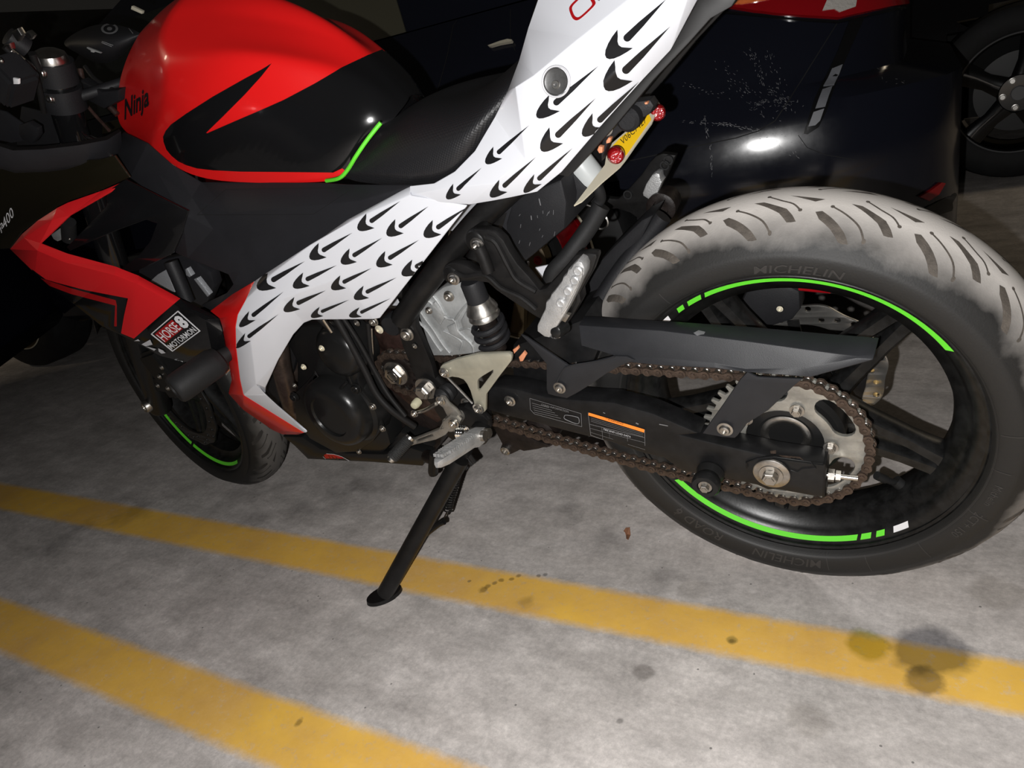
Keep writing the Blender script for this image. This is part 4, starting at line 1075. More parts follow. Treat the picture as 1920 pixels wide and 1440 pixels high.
# ---- seat
SEAT = [
 [(770, 196, 0), (738, 222, .045), (702, 256, .088), (668, 296, .114), (648, 322, .120), (648, 338, .108)],
 [(800, 176, 0), (780, 196, .06), (755, 235, .103), (725, 285, .128), (700, 325, .134), (702, 345, .120)],
 [(850, 179, 0), (842, 192, .07), (830, 228, .115), (805, 285, .138), (780, 330, .138), (782, 352, .122)],
 [(890, 170, 0), (890, 182, .072), (884, 214, .118), (862, 268, .138), (840, 320, .136), (842, 345, .120)],
 [(925, 150, 0), (926, 160, .07), (920, 190, .11), (905, 232, .128), (880, 290, .128), (885, 310, .115)],
 [(985, 95, 0), (985, 105, .05), (978, 130, .08), (965, 170, .098), (950, 220, .10), (950, 240, .09)]]
seat = grid('rider_seat', SEAT, 'seat_cover', BIKE, 3, {('r', 4): .6}, label='black knurled rider seat')
# ---- mid panel below the tank
MP = [(232, 247, .07), (277, 268, .10), (322, 308, .115), (378, 341, .112), (600, 342, .112), (650, 345, .115), (772, 347, .132),
      (769, 368, .132), (600, 460, .162), (510, 520, .175), (475, 540, .182), (400, 585, .186), (376, 572, .17),
      (425, 549, .178), (437, 533, .178), (428, 515, .176), (352, 484, .168), (328, 474, .165),
      (341, 402, .160), (243, 333, .135), (212, 290, .10), (216, 262, .08)]
bm = bmesh.new()
PP = [Vector((a, b)) for a, b, c in MP]; yv = [c for a, b, c in MP]
inn = [(300, 330, .128), (360, 370, .135), (430, 400, .142), (520, 390, .138), (600, 385, .137), (680, 375, .136), (560, 430, .152), (480, 460, .162), (420, 460, .160), (400, 430, .152), (460, 500, .172)]
pts = PP+[Vector((a, b)) for a, b, c in inn]; ya = yv+[c for a, b, c in inn]; nb = len(PP)
vo, ed, fo, *_ = delaunay_2d_cdt(pts, [(i, (i+1) % nb) for i in range(nb)], [list(range(nb))], 1, 1e-4)
facet('side_cover', [(p[0], p[1], ya[i]) for i, p in enumerate(vo)], [list(f) for f in fo], 'grey_plastic', BIKE, .003, .0015, mirror=True, label='matt dark grey side cover')
mc = bvh([o for o in BIKE.children if o.name.startswith('side_cover')][0])
decal('panel_groove', segs([(370, 403), (424, 355), (664, 352), (588, 402), (370, 403)], 1.3), mc, 'seam', [o for o in BIKE.children if o.name.startswith('side_cover')][0], .0006, 30)
# cockpit rim
tubeP = [(-60, 300, .23), (0, 288, .22), (27, 296, .21), (83, 294, .19), (150, 286, .16), (200, 276, .13), (226, 262, .09)]
bm = bmesh.new(); pr = None
for (a, b, y) in tubeP:
    q = [bm.verts.new(at(a, b-16, y-.03)), bm.verts.new(at(a, b-12, y)), bm.verts.new(at(a, b+16, y)), bm.verts.new(at(a+2, b+24, y-.02))]
    if pr:
        for i in range(3): bm.faces.new((pr[i], q[i], q[i+1], pr[i+1]))
    pr = q
o = finish(bm, 'cockpit_rim', 'grey_plastic', BIKE, None, 60); s = o.modifiers.new('s', 'SOLIDIFY'); s.thickness = .004; bake(o, 60); twin(o)
# ---- glossy black inner cowl with its window
bm = solid([(243, 333, .160), (341, 402, .172), (336, 440, .172), (326, 474, .17), (300, 487, .175), (262, 505, .182), (236, 510, .186), (228, 504, .188), (262, 478, .18), (285, 450, .172), (296, 418, .168), (276, 411, .17), (225, 430, .182), (178, 450, .195), (128, 472, .205), (120, 466, .207), (160, 425, .195), (200, 385, .18), (205, 357, .172)], None, .004, .0008)
twin(finish(bm, 'inner_cowl', 'gloss_black', BIKE, None, 30))
# inner dark liner between strut and tank panel
plate('upper_cowl', [(0, 318), (110, 304), (187, 299), (214, 292), (243, 333), (190, 356), (127, 378), (107, 388), (70, 412), (40, 436), (18, 466), (-40, 470), (-60, 330)], .155, .004, 'cowl_warm_tint', BIKE, mirror=True)  # warm light tint is in the panel colour
uc = bvh([o for o in BIKE.children if o.name.startswith('upper_cowl')][0])
text_px('cowl_lettering', '400', (10, 429), (29, 402), (2, 414), uc, 'white_print', [o for o in BIKE.children if o.name.startswith('upper_cowl')][0], .001, shear=.3)
text_px('cowl_lettering', 'Ninja', (-14, 452), (9, 424), (-22, 440), uc, 'white_print', [o for o in BIKE.children if o.name.startswith('upper_cowl')][0], .001, shear=.3)
# ---- red side wing
WV = {'tip': (233, 340, .165), 'a1': (190, 358, .178), 'a2': (127, 380, .198), 'a3': (107, 390, .203), 'a4': (70, 414, .212), 'a5': (41, 439, .212), 'a6': (19, 467, .205), 'a7': (66, 513, .215), 'a8': (95, 538, .212), 'a9': (138, 570, .212), 'b1': (190, 611, .212), 'b2': (248, 638, .212), 'b3': (300, 667, .212), 'b4': (345, 679, .210), 'b5': (400, 672, .205),
      'c1': (231, 343, .168), 'c2': (206, 359, .178), 'c3': (131, 404, .205), 'c4': (75, 456, .222), 'c5': (125, 475, .218), 'c6': (217, 500, .208), 'c7': (260, 517, .203), 'c8': (337, 559, .196), 'c9': (362, 571, .192), 'd1': (394, 587, .190), 'd2': (411, 597, .190), 'd3': (417, 622, .195), 'd4': (424, 662, .200),
      'k1': (70, 470, .232), 'k2': (122, 492, .228), 'k3': (215, 516, .220), 'k4': (258, 532, .216), 'k5': (325, 569, .210), 'k6': (352, 582, .208), 'k7': (385, 600, .206), 'u1': (98, 412, .216), 'u2': (45, 446, .22)}
names = list(WV); ix = {n: i for i, n in enumerate(names)}
WF = ['tip a1 c2 c1', 'a1 a2 c3 c2', 'a2 a3 u1 c3', 'a3 a4 u1', 'a4 a5 u2 u1', 'u1 u2 k1 c4 c3', 'a5 a6 u2', 'u2 a6 a7 k1', 'c4 k1 k2 c5', 'c5 k2 k3 c6', 'c6 k3 k4 c7', 'c7 k4 k5 c8', 'c8 k5 k6 c9', 'c9 k6 k7 d1', 'd1 k7 d2', 'k1 a7 a8 k2', 'k2 a8 a9 k3', 'k3 a9 b1', 'k3 b1 b2 k4', 'k4 b2 b3 k5', 'k5 b3 b4 k6', 'k6 b4 b5 k7', 'k7 b5 d4 d3', 'k7 d3 d2']
WB = [[(60, 505), (86, 524), (110, 531), (160, 544), (240, 559.5), (233, 590), (227, 625), (251, 635), (270, 655), (235, 680), (150, 640), (60, 560)],
      [(251, 635), (275, 614), (300, 592), (337, 560.5), (345, 545), (400, 560), (440, 590), (450, 670), (402, 700), (345, 700), (245, 660)]]
WP = [[(74, 521), (135, 541), (217, 563), (219, 572), (219, 612), (214, 612), (216, 573), (132, 551), (85, 533)]]
wing = facet('side_fairing', [WV[n] for n in names], [[ix[n] for n in f.split()] for f in WF], 'red_matte', BIKE, .003, .002, mirror=True, label='red side fairing with black graphics', paint=[(WB, 'gloss_black'), (WP, 'red_dark')])
tw = bvh(wing)
# sponsor sticker
def corner(u, v, A=(283, 626), Bq=(334.5, 581.5), Cq=(377, 620), D=(324, 659)):   # A left, B top, C right, D bottom
    A, Bq, Cq, D = map(Vector, (A, Bq, Cq, D)); return tuple(A.lerp(Bq, u)*(1-v)+D.lerp(Cq, u)*v)
def fr(u0, v0, u1, v1): return [corner(u0, v0), corner(u1, v0), corner(u1, v1), corner(u0, v1)]
st = decal('sponsor_sticker', [fr(0, 0, 1, .035), fr(0, .965, 1, 1), fr(0, 0, .035, 1), fr(.965, 0, 1, 1)], tw, 'white_print', wing, .0010, 5, 'white outlined sticker')
decal('sticker_panel', [fr(.07, .10, .70, .58)], tw, 'red_dark', wing, .0010, 5)
text_px('sticker_lettering', 'HORSE', corner(.09, .54), corner(.69, .54), corner(.09, .14), tw, 'white_print', wing, .0016, bold=.01)
text_px('sticker_lettering', '8', corner(.72, .60), corner(.94, .60), corner(.72, .10), tw, 'white_print', wing, .0016, bold=.05)
text_px('sticker_lettering', 'MOTORMON', corner(.06, .92), corner(.94, .92), corner(.06, .68), tw, 'white_print', wing, .0016, bold=.01)
decal('stencil_bar', [Z(4, '1065 1060 1130 1025 1148 1062 1095 1075 1175 1095 1160 1108'), Z(4, '1190 1090 1225 1105 1245 1125 1215 1130 1195 1115'), Z(4, '1010 1035 1040 1022 1055 1036'), stroke(Z(4, '1290 1175 1375 1190'), 1.5)], tw, 'white_grey', wing, .0012, 5)
# ---- white rear-side panel + red leading edge
PV = [(769, 348, .134), (769, 366, .146), (876, 386, .132), (712, 597, .150), (700, 599, .153), (585, 600, .170), (570, 606, .174), (550, 628, .182), (522, 675, .192), (498, 727, .198), (499, 740, .198), (575, 811, .180),
      (570, 812, .178), (456, 741, .205), (449, 710, .208), (442, 652, .212), (441, 612, .214), (445, 590, .213), (460, 562, .206), (476, 527, .188),
      (511, 512, .194), (580, 460, .178), (662, 412, .162), (500, 520, .185), (600, 447, .165), (650, 412, .154), (530, 560, .196), (500, 600, .208), (470, 640, .216), (480, 720, .210)]
polyi = list(range(20)); 
import itertools
pts = [Vector((a, b)) for a, b, c in PV]; ord_ = [0, 1, 2, 3, 4, 5, 6, 7, 8, 9, 10, 11, 12, 13, 14, 15, 16, 17, 18, 19, 24, 25]
cons = [(ord_[i], ord_[(i+1) % len(ord_)]) for i in range(len(ord_))]+[(1, 22), (22, 21), (21, 20), (20, 18), (20, 26), (26, 27), (27, 28), (28, 29), (29, 11)]
PV[23] = (640, 520, .168); pts[23] = Vector((640, 520))
vo, ed, fo, ov, *_ = delaunay_2d_cdt(pts, cons, [ord_], 1, 1e-4)
wp = facet('side_panel', [(p[0], p[1], PV[ov[i][0]][2] if ov[i] else .17) for i, p in enumerate(vo)], [list(f) for f in fo], 'white_paint', BIKE, .004, .002, mirror=True, label='white side panel with black comet marks')
twp = bvh(wp)
RV = [(476, 527, .188), (460, 562, .206), (445, 590, .213), (441, 612, .214), (442, 652, .212), (449, 710, .208), (456, 741, .205), (570, 812, .178), (575, 811, .176),
      (393, 583, .186), (436, 551, .180), (411, 597, .196), (416, 612, .196), (426, 664, .196), (434, 712, .192), (428, 738, .178), (455, 768, .172), (510, 806, .155), (530, 815, .15), (560, 815, .155)]
RF_ = [[10, 0, 1, 2, 11, 9], [2, 3, 12, 11], [3, 4, 13, 12], [4, 5, 14, 13], [5, 6, 15, 14], [6, 16, 15], [6, 7, 17, 16], [7, 19, 18, 17]]
facet('fairing_edge', RV, RF_, 'red_paint', BIKE, .003, .0015, mirror=True, label='red leading edge of the white panel')
# ---- white tail
TV = [(1040, -90, .035), (1008, 0, .055), (990, 52, .066), (973, 113, .082), (952, 170, .105), (927, 220, .120), (890, 283, .130), (853, 321, .134), (813, 344, .137), (768, 349, .139), (768, 367, .141),
      (1270, -90, .080), (1175, 0, .10), (1085, 72, .117), (1000, 142, .128), (966, 163, .127),
      (1370, -90, .088), (1292, -10, .105), (1195, 95, .126), (1085, 200, .136), (985, 298, .142), (925, 345, .143), (840, 352, .1405),
      (1385, -90, .078), (1310, -4, .088), (1258, 94, .095), (1207, 148, .104), (1133, 230, .114), (1053, 323, .122), (1007, 360, .126), (960, 370, .130), (923, 377, .133), (880, 384, .136), (820, 379, .139)]
TF = [[0, 11, 12, 1], [1, 12, 13, 2], [2, 13, 14, 3], [3, 14, 15, 4], [11, 16, 17, 12], [12, 17, 18, 13], [13, 18, 19, 14], [14, 19, 20, 15], [15, 20, 5, 4], [5, 20, 21, 6], [6, 21, 22, 7], [7, 22, 8], [8, 22, 10, 9],
      [16, 23, 24, 17], [17, 24, 25], [17, 25, 18], [18, 25, 26], [18, 26, 27, 19], [19, 27, 28, 20], [20, 28, 29], [20, 29, 30, 21], [21, 30, 31, 32], [21, 32, 33, 22], [22, 33, 10]]
tail = facet('tail_fairing', TV, TF, 'white_paint', BIKE, .003, .004, mirror=True, label='white tail fairing with black comet marks', seg=3)
tail_t = bvh(tail)
# tail top deck / pillion cover between the sides
bm = bmesh.new(); top = [at(*TV[i]) for i in (0, 1, 2, 3)]
pr = None
for p in top:
    q = [bm.verts.new(v) for v in (p, Vector((p.x, p.y*.5, p.z+.02)), Vector((p.x, 0, p.z+.025)), Vector((p.x, -p.y*.5, p.z+.02)), Vector((p.x, -p.y, p.z)))]
    if pr:
        for i in range(4): bm.faces.new((pr[i], pr[i+1], q[i+1], q[i]))
    pr = q
finish(bm, 'pillion_pad', 'matte_black', BIKE, None, 60)
# black undertail strip
bm = solid([(1310, -2, .080), (1380, -60, .07), (1420, -60, .07), (1372, 12, .078), (1331, 36, .084), (1290, 82, .088), (1225, 150, .096), (1150, 240, .104), (1068, 330, .112), (1046, 326, .113), (1130, 232, .105), (1205, 149, .097), (1256, 95, .088)], None, .02, .001)
twin(finish(bm, 'undertail', 'hose', BIKE, None, 30))
# grommet with the seat lock
gp = at(1043, 153, .131); gn = Vector((-.1, .97, .2)).normalized()
lathe('grommet', gp, gn, [(.0165, -.004), (.0165, .0012), (.0155, .0022), (.0145, .0018), (.0135, -.003)], 'white_grey', BIKE, 40)
lathe('grommet_cup', gp, gn, [(.0138, .0022), (.0130, .0010), (.0100, .0002), (.0, .0002)], 'alu_dark', BIKE, 32)
bolt(gp-gn*.002+Vector((.001, 0, -.003)), None, None, .0060, BIKE, 'steel', 'flange', 'tail_screw', gn)
# ---- comet marks
def comet(n, s, w=1.0):
    (tx, ty), (bx, by), (nx, ny) = Z(n, s)
    b = Vector((bx, by)); t = Vector((tx, ty)); e1 = Vector((nx, ny))-b; p = Vector((e1.y, -e1.x))
    if p.dot(Vector((-1, -1))) < 0: p = -p
    d = (t-b); q = Vector((d.y, -d.x)).normalized(); r = e1.length*.145*(.55+.45*w)
    tl = [b+q*r*math.cos(a)-d.normalized()*r*math.sin(a) for a in [PI*i/6 for i in range(7)]]
    tl += [b-q*r*.8+d*.35, t, b+q*r*.8+d*.35] 
    P = lambda u, v: b+e1*u+p*v*w
    hd = [P(.05, .52), P(.20, .31), P(.33, .17), P(.39, .03), P(.36, -.11), P(.25, -.26), P(.10, -.46), P(.36, -.40), P(.60, -.33), P(.82, -.23), P(.95, -.12), P(1.0, 0), P(.96, .13), P(.83, .26), P(.62, .37), P(.36, .46)]
    return [[tuple(v) for v in tl], [tuple(v) for v in hd]]
MK = [(13, '1405 145 1190 293 1085 360', 1), (13, '1615 185 1408 332 1303 402', 1), (13, '1905 190 1690 340 1582 412', 1), (13, '1045 383 832 512 725 578', 1), (13, '1268 422 1060 550 960 612', 1), (13, '1545 437 1328 570 1226 632', 1),
      (13, '1690 540 1530 635 1415 700', .9), (13, '688 597 455 735 332 803', 1), (13, '928 627 710 730 600 793', .9), (13, '1190 648 985 750 885 803', .95), (13, '1378 718 1158 825 1057 878', .9), (13, '530 825 305 1000 198 1090', .6), (13, '845 815 640 908 528 970', .8),
      (13, '1022 885 820 972 733 1015', .8), (13, '1332 875 1115 978 1020 1010', .75), (13, '490 993 272 1160 173 1248', .55)]
MT = [(2, '1832 -5 1610 215 1493 327', .85), (2, '1848 145 1600 390 1483 502', .95), (2, '1452 368 1212 575 1102 660', .8), (2, '1675 455 1455 670 1357 762', .8), (2, '1430 548 1220 755 1125 846', .9), (2, '1060 703 890 855 815 920', .85), (2, '1300 830 1115 1000 1027 1080', .6), (2, '1095 880 920 1040 838 1104', .8), (2, '793 942 660 1060 593 1116', .85)]
for n, s, w in MK: decal('comet_mark', comet(n, s, w), twp, 'decal_black', wp, .0009, 4)
for n, s, w in MT: decal('comet_mark', comet(n, s, w), tail_t, 'decal_black', tail, .0010, 4)
# red outline letter near the top
def ring(P, w):
    c = sum((Vector(p) for p in P), Vector((0, 0)))/len(P); Q = [tuple(c+(Vector(p)-c)*(1-w)) for p in P]
    out = []
    for i in range(len(P)): j = (i+1) % len(P); out.append([P[i], P[j], Q[j], Q[i]])
    return out
O_ = [tuple(v.xy) for v in catmull([Vector((a, b, 0)) for a, b in Z(2, '1283 55 1288 35 1310 10 1345 -20 1385 -28 1410 -20 1430 10 1428 30 1395 65 1350 105 1325 117 1305 108 1292 85')], 3, True)]
decal('tail_lettering', ring(O_, .24), tail_t, 'red_dark', tail, .0006, 9, 'red outlined letter')
decal('tail_lettering', [Z(2, '1440 0 1465 -25 1475 -18 1452 8')], tail_t, 'grey_print', tail, .0006, 9)
# ---- frame, subframe
def tb(name, P, r, m, lab=None, seg=12, par=None, **k): return tube(name, [at(*p) for p in P], r, m, par or BIKE, seg, label=lab, **k)
tb('frame_rail', [(985, 330, .085), (905, 405, .10), (840, 480, .115), (790, 545, .125), (752, 600, .13)], .017, 'frame_black')
tb('frame_tube', [(965, 380, .06), (900, 470, .07), (850, 560, .08)], .014, 'frame_black')
tb('frame_tube', [(760, 545, .08), (690, 530, .09), (600, 510, .09), (480, 470, .09), (350, 460, .09)], .014, 'frame_black')
# undertray box
bm = solid([(962, 374, .085), (1052, 336, .085), (1062, 380, .085), (1058, 430, .085), (966, 506, .085), (952, 480, .085), (948, 420, .085)], None, .15, .004); UT = finish(bm, 'undertray', 'matte_black', BIKE, None, 30)
plate('undertray_flank', [(905, 385), (962, 372), (966, 500), (935, 478), (900, 440)], .075, .02, 'grey_plastic', BIKE)
tut = bvh(UT); random.seed(5)
decal('mud_specks', [stroke([(x, y), (x+random.uniform(-3, 1), y+random.uniform(3, 9))], .6) for x, y in [(random.uniform(975, 1045), random.uniform(385, 460)) for _ in range(14)]]+[stroke([(1011, 372), (1014, 385)], 1.6), stroke([(996, 404), (997, 412)], 1.4)], tut, 'grey_print', UT, .0006, 9)
# ---- main frame plate (pivot plate)
plate('pivot_plate', Z(6, '1075 190 1130 120 1200 150 1195 290 1240 390 1310 560 1345 680 1395 720 1500 762 1590 850 1700 900 1745 960 1750 1060 1700 1150 1640 1190 1560 1200 1440 1120 1400 1010 1330 900 1250 800 1180 640 1100 440 1060 300'), .128, .012, 'frame_black', BIKE, bev=.002)
plate('sprocket_surround', Z(6, '880 300 1060 240 1200 460 1330 760 1450 960 1360 1010 1180 900 1050 790 900 700 880 540'), .072, .01, 'oily_brown', BIKE)
plate('crankcase_rear', Z(6, '700 230 940 235 1120 230 1180 330 1300 640 1420 1000 1380 1180 1240 1330 900 1300 600 1250 420 1100 380 700 420 420'), .055, .04, 'dirty_black', BIKE, bev=.004)
lathe('round_cap', at(731, 613, .115), (0, 1, 0), [(0, 0), (.016, 0), (.018, -.003), (.018, -.02)], 'matte_black', BIKE, 32)
for (a, b, r, k, m) in ((886, 248, .0085, 'flange', 'zinc'), (756, 262, .006, 'button', 'zinc'), (926, 310, .0075, 'button', 'plate_rim'), (1138, 342, .0115, 'flange', 'zinc'), (1190, 435, .0045, 'button', 'zinc')):
    p = Z(6, '%d %d' % (a, b))[0]; bolt(p[0], p[1], .130 if a > 1000 else .118, r, BIKE, m, k)
p = Z(6, '1280 748')[0]; bolt(p[0], p[1], .134, .020, BIKE, 'zinc', 'hex', 'pivot_nut', label='large swingarm pivot nut', h=1)
# ---- gearcase (bare cast aluminium)
GC = [(831, 538), (812, 552), (786, 572), (783, 588), (800, 640), (812, 668), (845, 668), (888, 664), (932, 662), (925, 630), (905, 600), (880, 560), (862, 530)]
GCo = plate('gear_cover', GC, .100, .03, 'alu_cast', BIKE, bev=.004, label='bare cast aluminium engine cover')
for s, r in (('25 800 70 870 130 950 205 1065 255 1125', .0022), ('5 880 80 955 150 1060 190 1112', .0022), ('80 722 150 780 230 862 290 882 318 960 420 1062 432 1130', .0026), ('290 882 345 800 400 745', .0022), ('210 962 290 1000 345 1045 330 1110', .002), ('420 1062 478 1000 540 1010', .002), ('130 700 175 760 230 862', .0018), ('318 960 380 940 440 960', .0018)):
    tube('casting_rib', [at(a, b, .101) for a, b in Z(7, s)], r, 'alu_cast', GCo, 6)
for a, b in ((248, 700), (98, 808)): p = Z(7, '%d %d' % (a, b))[0]; bolt(p[0], p[1], .106, .0085 if a > 200 else .006, BIKE, 'zinc', 'flange')
bm = bmesh.new()
for s, y, d in (('95 770 140 745 225 850 180 925 120 860', .1035, .010), ('225 935 285 905 312 965 400 1050 330 1030 250 990', .1035, .008), ('330 890 400 760 440 800 420 940 350 950', .104, .011)):
    b2 = solid(Z(7, s), y, d, .003); me_ = bpy.data.meshes.new('t'); b2.to_mesh(me_); bm.from_mesh(me_); bpy.data.meshes.remove(me_); b2.free()
finish(bm, 'casting_boss', 'alu_cast', GCo, None, 30)
# ---- shock absorber
s0, s1 = at(884, 530, .128), at(924, 632, .118); ax = (s1-s0).normalized(); Ls = (s1-s0).length
SHK = lathe('shock_absorber', s0, ax, [(0, -.004), (.014, -.004), (.0160, 0), (.0160, Ls*.46), (0, Ls*.46)], 'matte_black', BIKE, 32)
lathe('spring_collar', s0+ax*Ls*.40, ax, [(.0165, -.010), (.0185, -.003), (.0215, .002), (.0235, .008), (.0205, .011), (.0225, .014), (.0235, .018), (.018, .022), (0, .022)], 'zinc', SHK, 36, 'corroded silver spring collar')
P = []; u, v, _ = basis(ax)
for k in range(45): a = k/44*2.6*2*PI; P.append(s0+ax*(Ls*.70+.034*k/44)+(u*math.cos(a)+v*math.sin(a))*.0225)
tube('coil_spring', P, .0046, 'matte_black', SHK, 8, smooth=False)
lathe('damper_body', s0+ax*Ls*.5, ax, [(.0145, 0), (.0145, .07), (0, .07)], 'dirty_black', SHK, 20)
# ---- passenger hanger casting and peg
HG_ = Z(7, '392 238 430 205 530 208 590 222 655 285 700 370 760 462 850 560 925 655 975 640 1060 550 1130 470 1195 392 1290 380 1352 388 1358 412 1320 520 1262 620 1225 690 1220 760 1160 850 1040 960 985 900 900 860 720 742 600 660 540 605 440 590 330 592 262 560 205 528 206 482 262 455 330 462 380 476 440 512 520 518 556 530 530 440 480 350 440 332 410 300')
HB = plate('passenger_hanger', HG_, .150, .016, 'frame_black', BIKE, bev=.003, label='black cast passenger footrest hanger')
tube('hanger_rib', [at(a, b, .152) for a, b in Z(7, '530 262 600 300 690 470 760 580 900 665')], .004, 'frame_black', HB, 8)
tube('hanger_rib', [at(a, b, .152) for a, b in Z(7, '290 520 370 555 520 545 640 640 790 710 900 800')], .0035, 'frame_black', HB, 8)
for s, r in (('445 290', .014), ('268 545', .013)):
    p = Z(7, s)[0]; c = at(p[0], p[1], .150); lathe('hanger_boss', c, (0, 1, 0), [(r, -.03), (r+.002, -.004), (r, .002), (r-.003, .004), (0, .004)], 'frame_black', HB, 24); bolt(p[0]+4, p[1]+6, .154, r*.72, HB, 'steel', 'button')
tube('hanger_arm', [at(a, b, .156) for a, b in Z(7, '470 330 510 420 545 520')], .0085, 'frame_black', HB, 10)
PG = Z(7, '1062 628 1090 590 1100 560 1125 540 1135 510 1160 495 1175 465 1210 437 1245 450 1264 490 1262 540 1240 590 1160 760 1110 850 1040 960 1000 1018 960 1010 905 968 905 925 945 840 965 800 970 750 1000 720 1010 690 1035 665')
pm = {}
bm = solid([(a, b, .168) for a, b in PG], None, .022, .0035); PGo = finish(bm, 'passenger_footrest', 'alu_peg', BIKE, 'silver passenger footrest folded up', 30)
bm = solid([(a, b) for a, b in Z(7, '1085 800 1110 730 1150 650 1190 560 1225 480 1250 500 1245 560 1180 690 1130 790 1085 850')], .170, .004, .0015); finish(bm, 'tread_rib', 'alu_peg', PGo, None, 30)
for s in ('1190 585', '1140 665', '1085 755', '1215 515'): p = Z(7, s)[0]; lathe('tread_stud', at(p[0], p[1], .1705), (0, 1, 0), [(.006, -.002), (.006, .001), (.0045, .002), (.0035, .0005), (0, .0005)], 'alu_peg', PGo, 16)
lathe('peg_pivot', at(1047, 618, .160), (.1, 1, .2), [(0, .010), (.005, .010), (.008, .008), (.0095, .003), (.0105, -.002), (.0105, -.012)], 'engine_black', BIKE, 20); lathe('peg_pivot_ring', at(1040, 622, .162), (.1, 1, .2), [(.0085, 0), (.0095, .002), (.0105, 0), (.0095, -.002), (.0085, 0)], 'chrome', BIKE, 20)
plate('peg_clevis', Z(7, '1180 690 1225 680 1235 740 1170 860 1090 960 1040 1010 1020 985 1090 900 1140 820'), .150, .02, 'frame_black', BIKE)
plate('peg_spring_clip', Z(7, '1115 830 1155 845 1120 900 1080 880'), .162, .006, 'zinc', BIKE)
# ---- rider's heel guard
hg = plate('heel_guard', Z(6, '1376 612 1382 592 1395 578 1500 535 1660 497 1800 490 1892 489 1912 500 1917 520 1912 552 1820 670 1725 800 1722 920 1708 935 1682 946 1655 938 1640 920 1632 860 1605 770 1580 720 1556 690 1520 675 1470 668 1432 680 1400 664 1384 645'), .168, .007, 'alu_khaki', BIKE, [Z(6, '1775 618 1700 662 1668 686 1660 705 1662 768 1672 768 1775 632')], .0018, 'pale brushed alloy heel guard')
for s, r in (('1412 636', .0085), ('1668 905', .0092)): p = Z(6, s)[0]; bolt(p[0], p[1], .1715, r, BIKE, 'steel', 'button')
for s, r, y in (('1578 862', .0095, .135), ('1905 845', .0095, .131)): p = Z(6, s)[0]; bolt(p[0], p[1], y, r, BIKE, 'steel', 'button')
# ---- footrest bracket, shifter, rider's peg
fb = plate('footrest_bracket', Z(6, '1500 900 1560 890 1640 930 1700 960 1742 1000 1748 1060 1700 1160 1640 1200 1570 1190 1500 1120 1440 1080 1440 1000'), .160, .014, 'frame_black', BIKE, bev=.003)
bm = bmesh.new(); a0_, a1_ = at(903, 815, .185), at(818, 872, .300)
d = (a1_-a0_); u = d.normalized(); side = u.cross(Vector((0, 0, 1))).normalized(); upv = side.cross(u)
if upv.z < 0: upv = -upv
pr = None
for t, w, h in ((0, .009, .012), (.15, .0105, .013), (.25, .012, .009), (.8, .0115, .008), (.95, .007, .006), (1.0, .003, .004)):
    c = a0_+d*t; q = [bm.verts.new(c+side*w*x+upv*h*y) for x, y in ((-1, .1), (-.9, 1), (.9, 1), (1, .1), (.4, -1), (-.4, -1))]
    if pr:
        for i in range(6): bm.faces.new((pr[i], pr[(i+1) % 6], q[(i+1) % 6], q[i]))
    pr = q; 
    if t == 0: bm.faces.new(q)
bm.faces.new(pr)
peg = finish(bm, 'rider_footrest', 'alu_peg', BIKE, 'ribbed silver rider footrest', 40)
bm = bmesh.new(); rowsN = 17
for i in range(rowsN):
    t = .24+.68*i/(rowsN-1); c = a0_+d*t+upv*.0105
    for s in (-.75, 0, .75):
        M_ = Matrix((side, u, upv)).transposed(); add_box(bm, c+side*.0096*s*(1 if t < .8 else .7), .0068, .0032, .0045, M_)
finish(bm, 'footrest_teeth', 'alu_peg', peg, None, None)
for t0 in (.02, .12): lathe('peg_pin', a0_+d*t0+upv*.004, side, [(0, -.016), (.008, -.016), (.008, .016), (0, .016)], 'zinc', peg, 16)
lathe('peg_coil', at(866, 811, .19), side, [(.009, -.008), (.011, -.006), (.009, -.004), (.011, -.002), (.009, 0), (.011, .002), (.009, .004), (.011, .006), (.009, .008)], 'chrome', BIKE, 20)
lathe('footrest_pivot', at(900, 812, .168), (0, 1, 0), [(.017, -.01), (.017, .008), (.013, .012), (0, .012)], 'frame_black', BIKE, 24)
lv = plate('shift_lever', Z(6, '1125 1150 1170 1140 1300 1090 1370 1060 1400 1000 1450 960 1500 970 1530 1000 1520 1030 1470 1045 1420 1105 1350 1140 1200 1175 1150 1190 1120 1180'), .192, .009, 'alu_lever', BIKE, [Z(6, '1375 1045 1410 1000 1445 985 1415 1060 1380 1075'), Z(6, '1195 1145 1320 1100 1325 1110 1200 1158')], .002, 'brushed alloy gear lever')
plate('shift_arm', Z(6, '1350 840 1375 818 1410 825 1440 870 1500 920 1530 960 1500 1000 1440 980 1400 900 1360 870'), .186, .007, 'alu_lever', BIKE, bev=.002)
q0, q1 = at(767, 823, .198), at(733, 861, .232); axl = (q1-q0).normalized(); Lq = (q1-q0).length
pr_ = [(0, 0), (.0095, 0)]
for k in range(14): pr_ += [(.0105, Lq*(k+.2)/15), (.0096, Lq*(k+.7)/15)]
tr = lathe('toe_rubber', q0, axl, pr_+[(.009, Lq*.97), (0, Lq*.98)], 'grip_rubber', lv, 24)
lathe('toe_tip', q1-axl*.003, axl, [(.007, 0), (.0072, .003), (.005, .007), (0, .008)], 'steel', lv, 20); lathe('toe_collar', q0-axl*.004, axl, [(0, 0), (.0085, 0), (.0085, .005), (.005, .006)], 'steel', lv, 20)
tube('shift_rod', [at(*p) for p in ((818, 757, .19), (797, 769, .17), (775, 775, .15))], .0032, 'steel', BIKE, 8)
for s, r, y, k in (('1385 845', .008, .190, 'button'), ('1485 1010', .0088, .196, 'flange'), ('1190 940', .0065, .165, 'flange')): p = Z(6, s)[0]; bolt(p[0], p[1], y, r, BIKE, 'steel', k)
